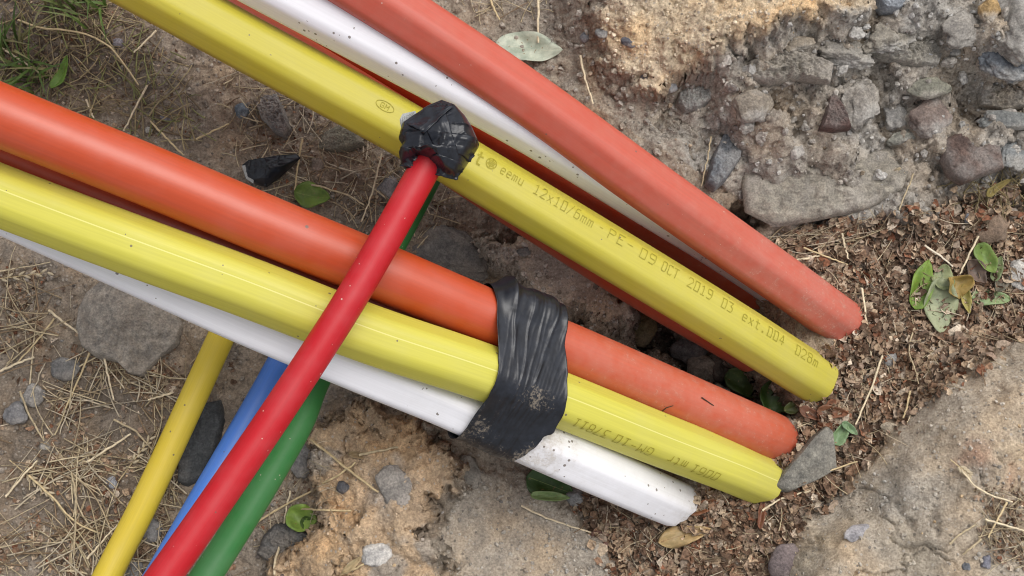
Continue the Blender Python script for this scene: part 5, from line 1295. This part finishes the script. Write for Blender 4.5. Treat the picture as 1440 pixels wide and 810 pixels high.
def crumb_templates(k):
    T = []
    for s in range(k):
        bm = bmesh.new(); bmesh.ops.create_icosphere(bm, subdivisions=1 if s < k - 3 else 2, radius=1); r = np.random.default_rng(500 + s)
        V = np.array([v.co[:] for v in bm.verts]) * (1 + .22 * r.standard_normal((len(bm.verts), 1)).clip(-1.5, 1.5)); Fc = np.array([[v.index for v in f.verts] for f in bm.faces]); bm.free(); T.append((V * [1, .85, .75], Fc))
    return T


CT = crumb_templates(12)
CLT = []
for s_ in range(8):
    m_ = stone_mesh('clod_shape', 900 + s_, 3, 7, .16, .3); CLT.append((np.array([v.co[:] for v in m_.vertices]) * [1, .85, .6], np.array([p.vertices[:] for p in m_.polygons]))); bpy.data.meshes.remove(m_)


def crumbs(n, poly, smin, smax, name, label, pal, fn=None):
    q = sample(poly, n, fn); P = hit_many(q[:, 0], q[:, 1])
    s = smin + (smax - smin) * rng.random(n) ** 3.2
    P[:, 2] += s * rng.uniform(-.1, .5, n)
    R = rot_mats(rng.random(n) * 6.3, rng.random(n) * 6.3, rng.random(n) * 6.3); pal = np.array(pal)
    own = (rng.random((n, 1)) < .10)
    c = np.where(own, pal[rng.integers(0, len(pal), n)] * 1.2, soil_at(P[:, 0], P[:, 1])) * rng.uniform(.75, 1.28, (n, 1))
    o = scatter(name, CLT if name == 'soil_clods' else CT, P, R, s[:, None] * np.ones((1, 3)), c, M_CRUMB, label, 'soil crumbs')
    o.data.polygons.foreach_set('use_smooth', np.zeros(len(o.data.polygons), bool)); return o


E1 = ((.22, .175, .125), (.28, .22, .16), (.17, .14, .11), (.25, .23, .21), (.13, .11, .095))
E2 = ((.27, .24, .20), (.31, .29, .265), (.23, .195, .155), (.20, .185, .17), (.34, .31, .27))
E3 = ((.36, .26, .155), (.42, .31, .19), (.30, .21, .125), (.26, .23, .2))
crumbs(5200, [(-60, -60), (640, -60), (700, 330), (480, 640), (380, 860), (-60, 860)], .0006, .0034, 'soil_crumbs', 'soil crumbs and grit on the left half of the ground', E1)
crumbs(1500, [(620, -60), (860, -60), (900, 130), (1000, 110), (1100, 50), (1500, -60), (1500, 270), (1200, 310), (1060, 320), (900, 220), (760, 120)], .0007, .0046, 'soil_crumbs', 'crumbs of grey soil clinging to the bank', E2 + E1[:2])
crumbs(70, [(930, 120), (1030, 75), (1130, 45), (1240, 30), (1460, 10), (1460, 240), (1250, 270), (1060, 290), (960, 200)], .0030, .0125, 'soil_clods', 'clods of grey clay stuck in the bank face', E2)
crumbs(900, [(850, -60), (1230, -60), (1210, 15), (1045, 56), (905, 138), (860, 100)], .0006, .0028, 'soil_crumbs', 'sandy grains on the tan ledge', E3)
crumbs(700, P_CLOD, .0005, .0024, 'soil_crumbs', 'crumbs on the tan clod at the bottom', E3)
crumbs(800, P_SLOPE, .0006, .0028, 'soil_crumbs', 'grit on the grey slope below the white duct', E2)
crumbs(1900, P_MOUND, .0005, .0028, 'soil_crumbs', 'grit on the bottom right mound', E2 + E3[:2])
crumbs(900, [(600, 300), (720, 330), (890, 440), (1100, 560), (1120, 600), (900, 520), (700, 420)], .0007, .004, 'soil_crumbs', 'crumbs in the dark pit between the bundles', E1)
crumbs(700, P_LITTER, .0008, .0030, 'soil_crumbs', 'grains mixed into the leaf litter', E1)
crumbs(260, [(1160, 395), (1235, 400), (1240, 520), (1180, 600), (1140, 660), (1040, 700), (960, 730), (1060, 690), (1120, 630), (1140, 560), (1180, 500)], .0014, .0050, 'soil_crumbs', 'soil packed against the buried duct ends', E1)
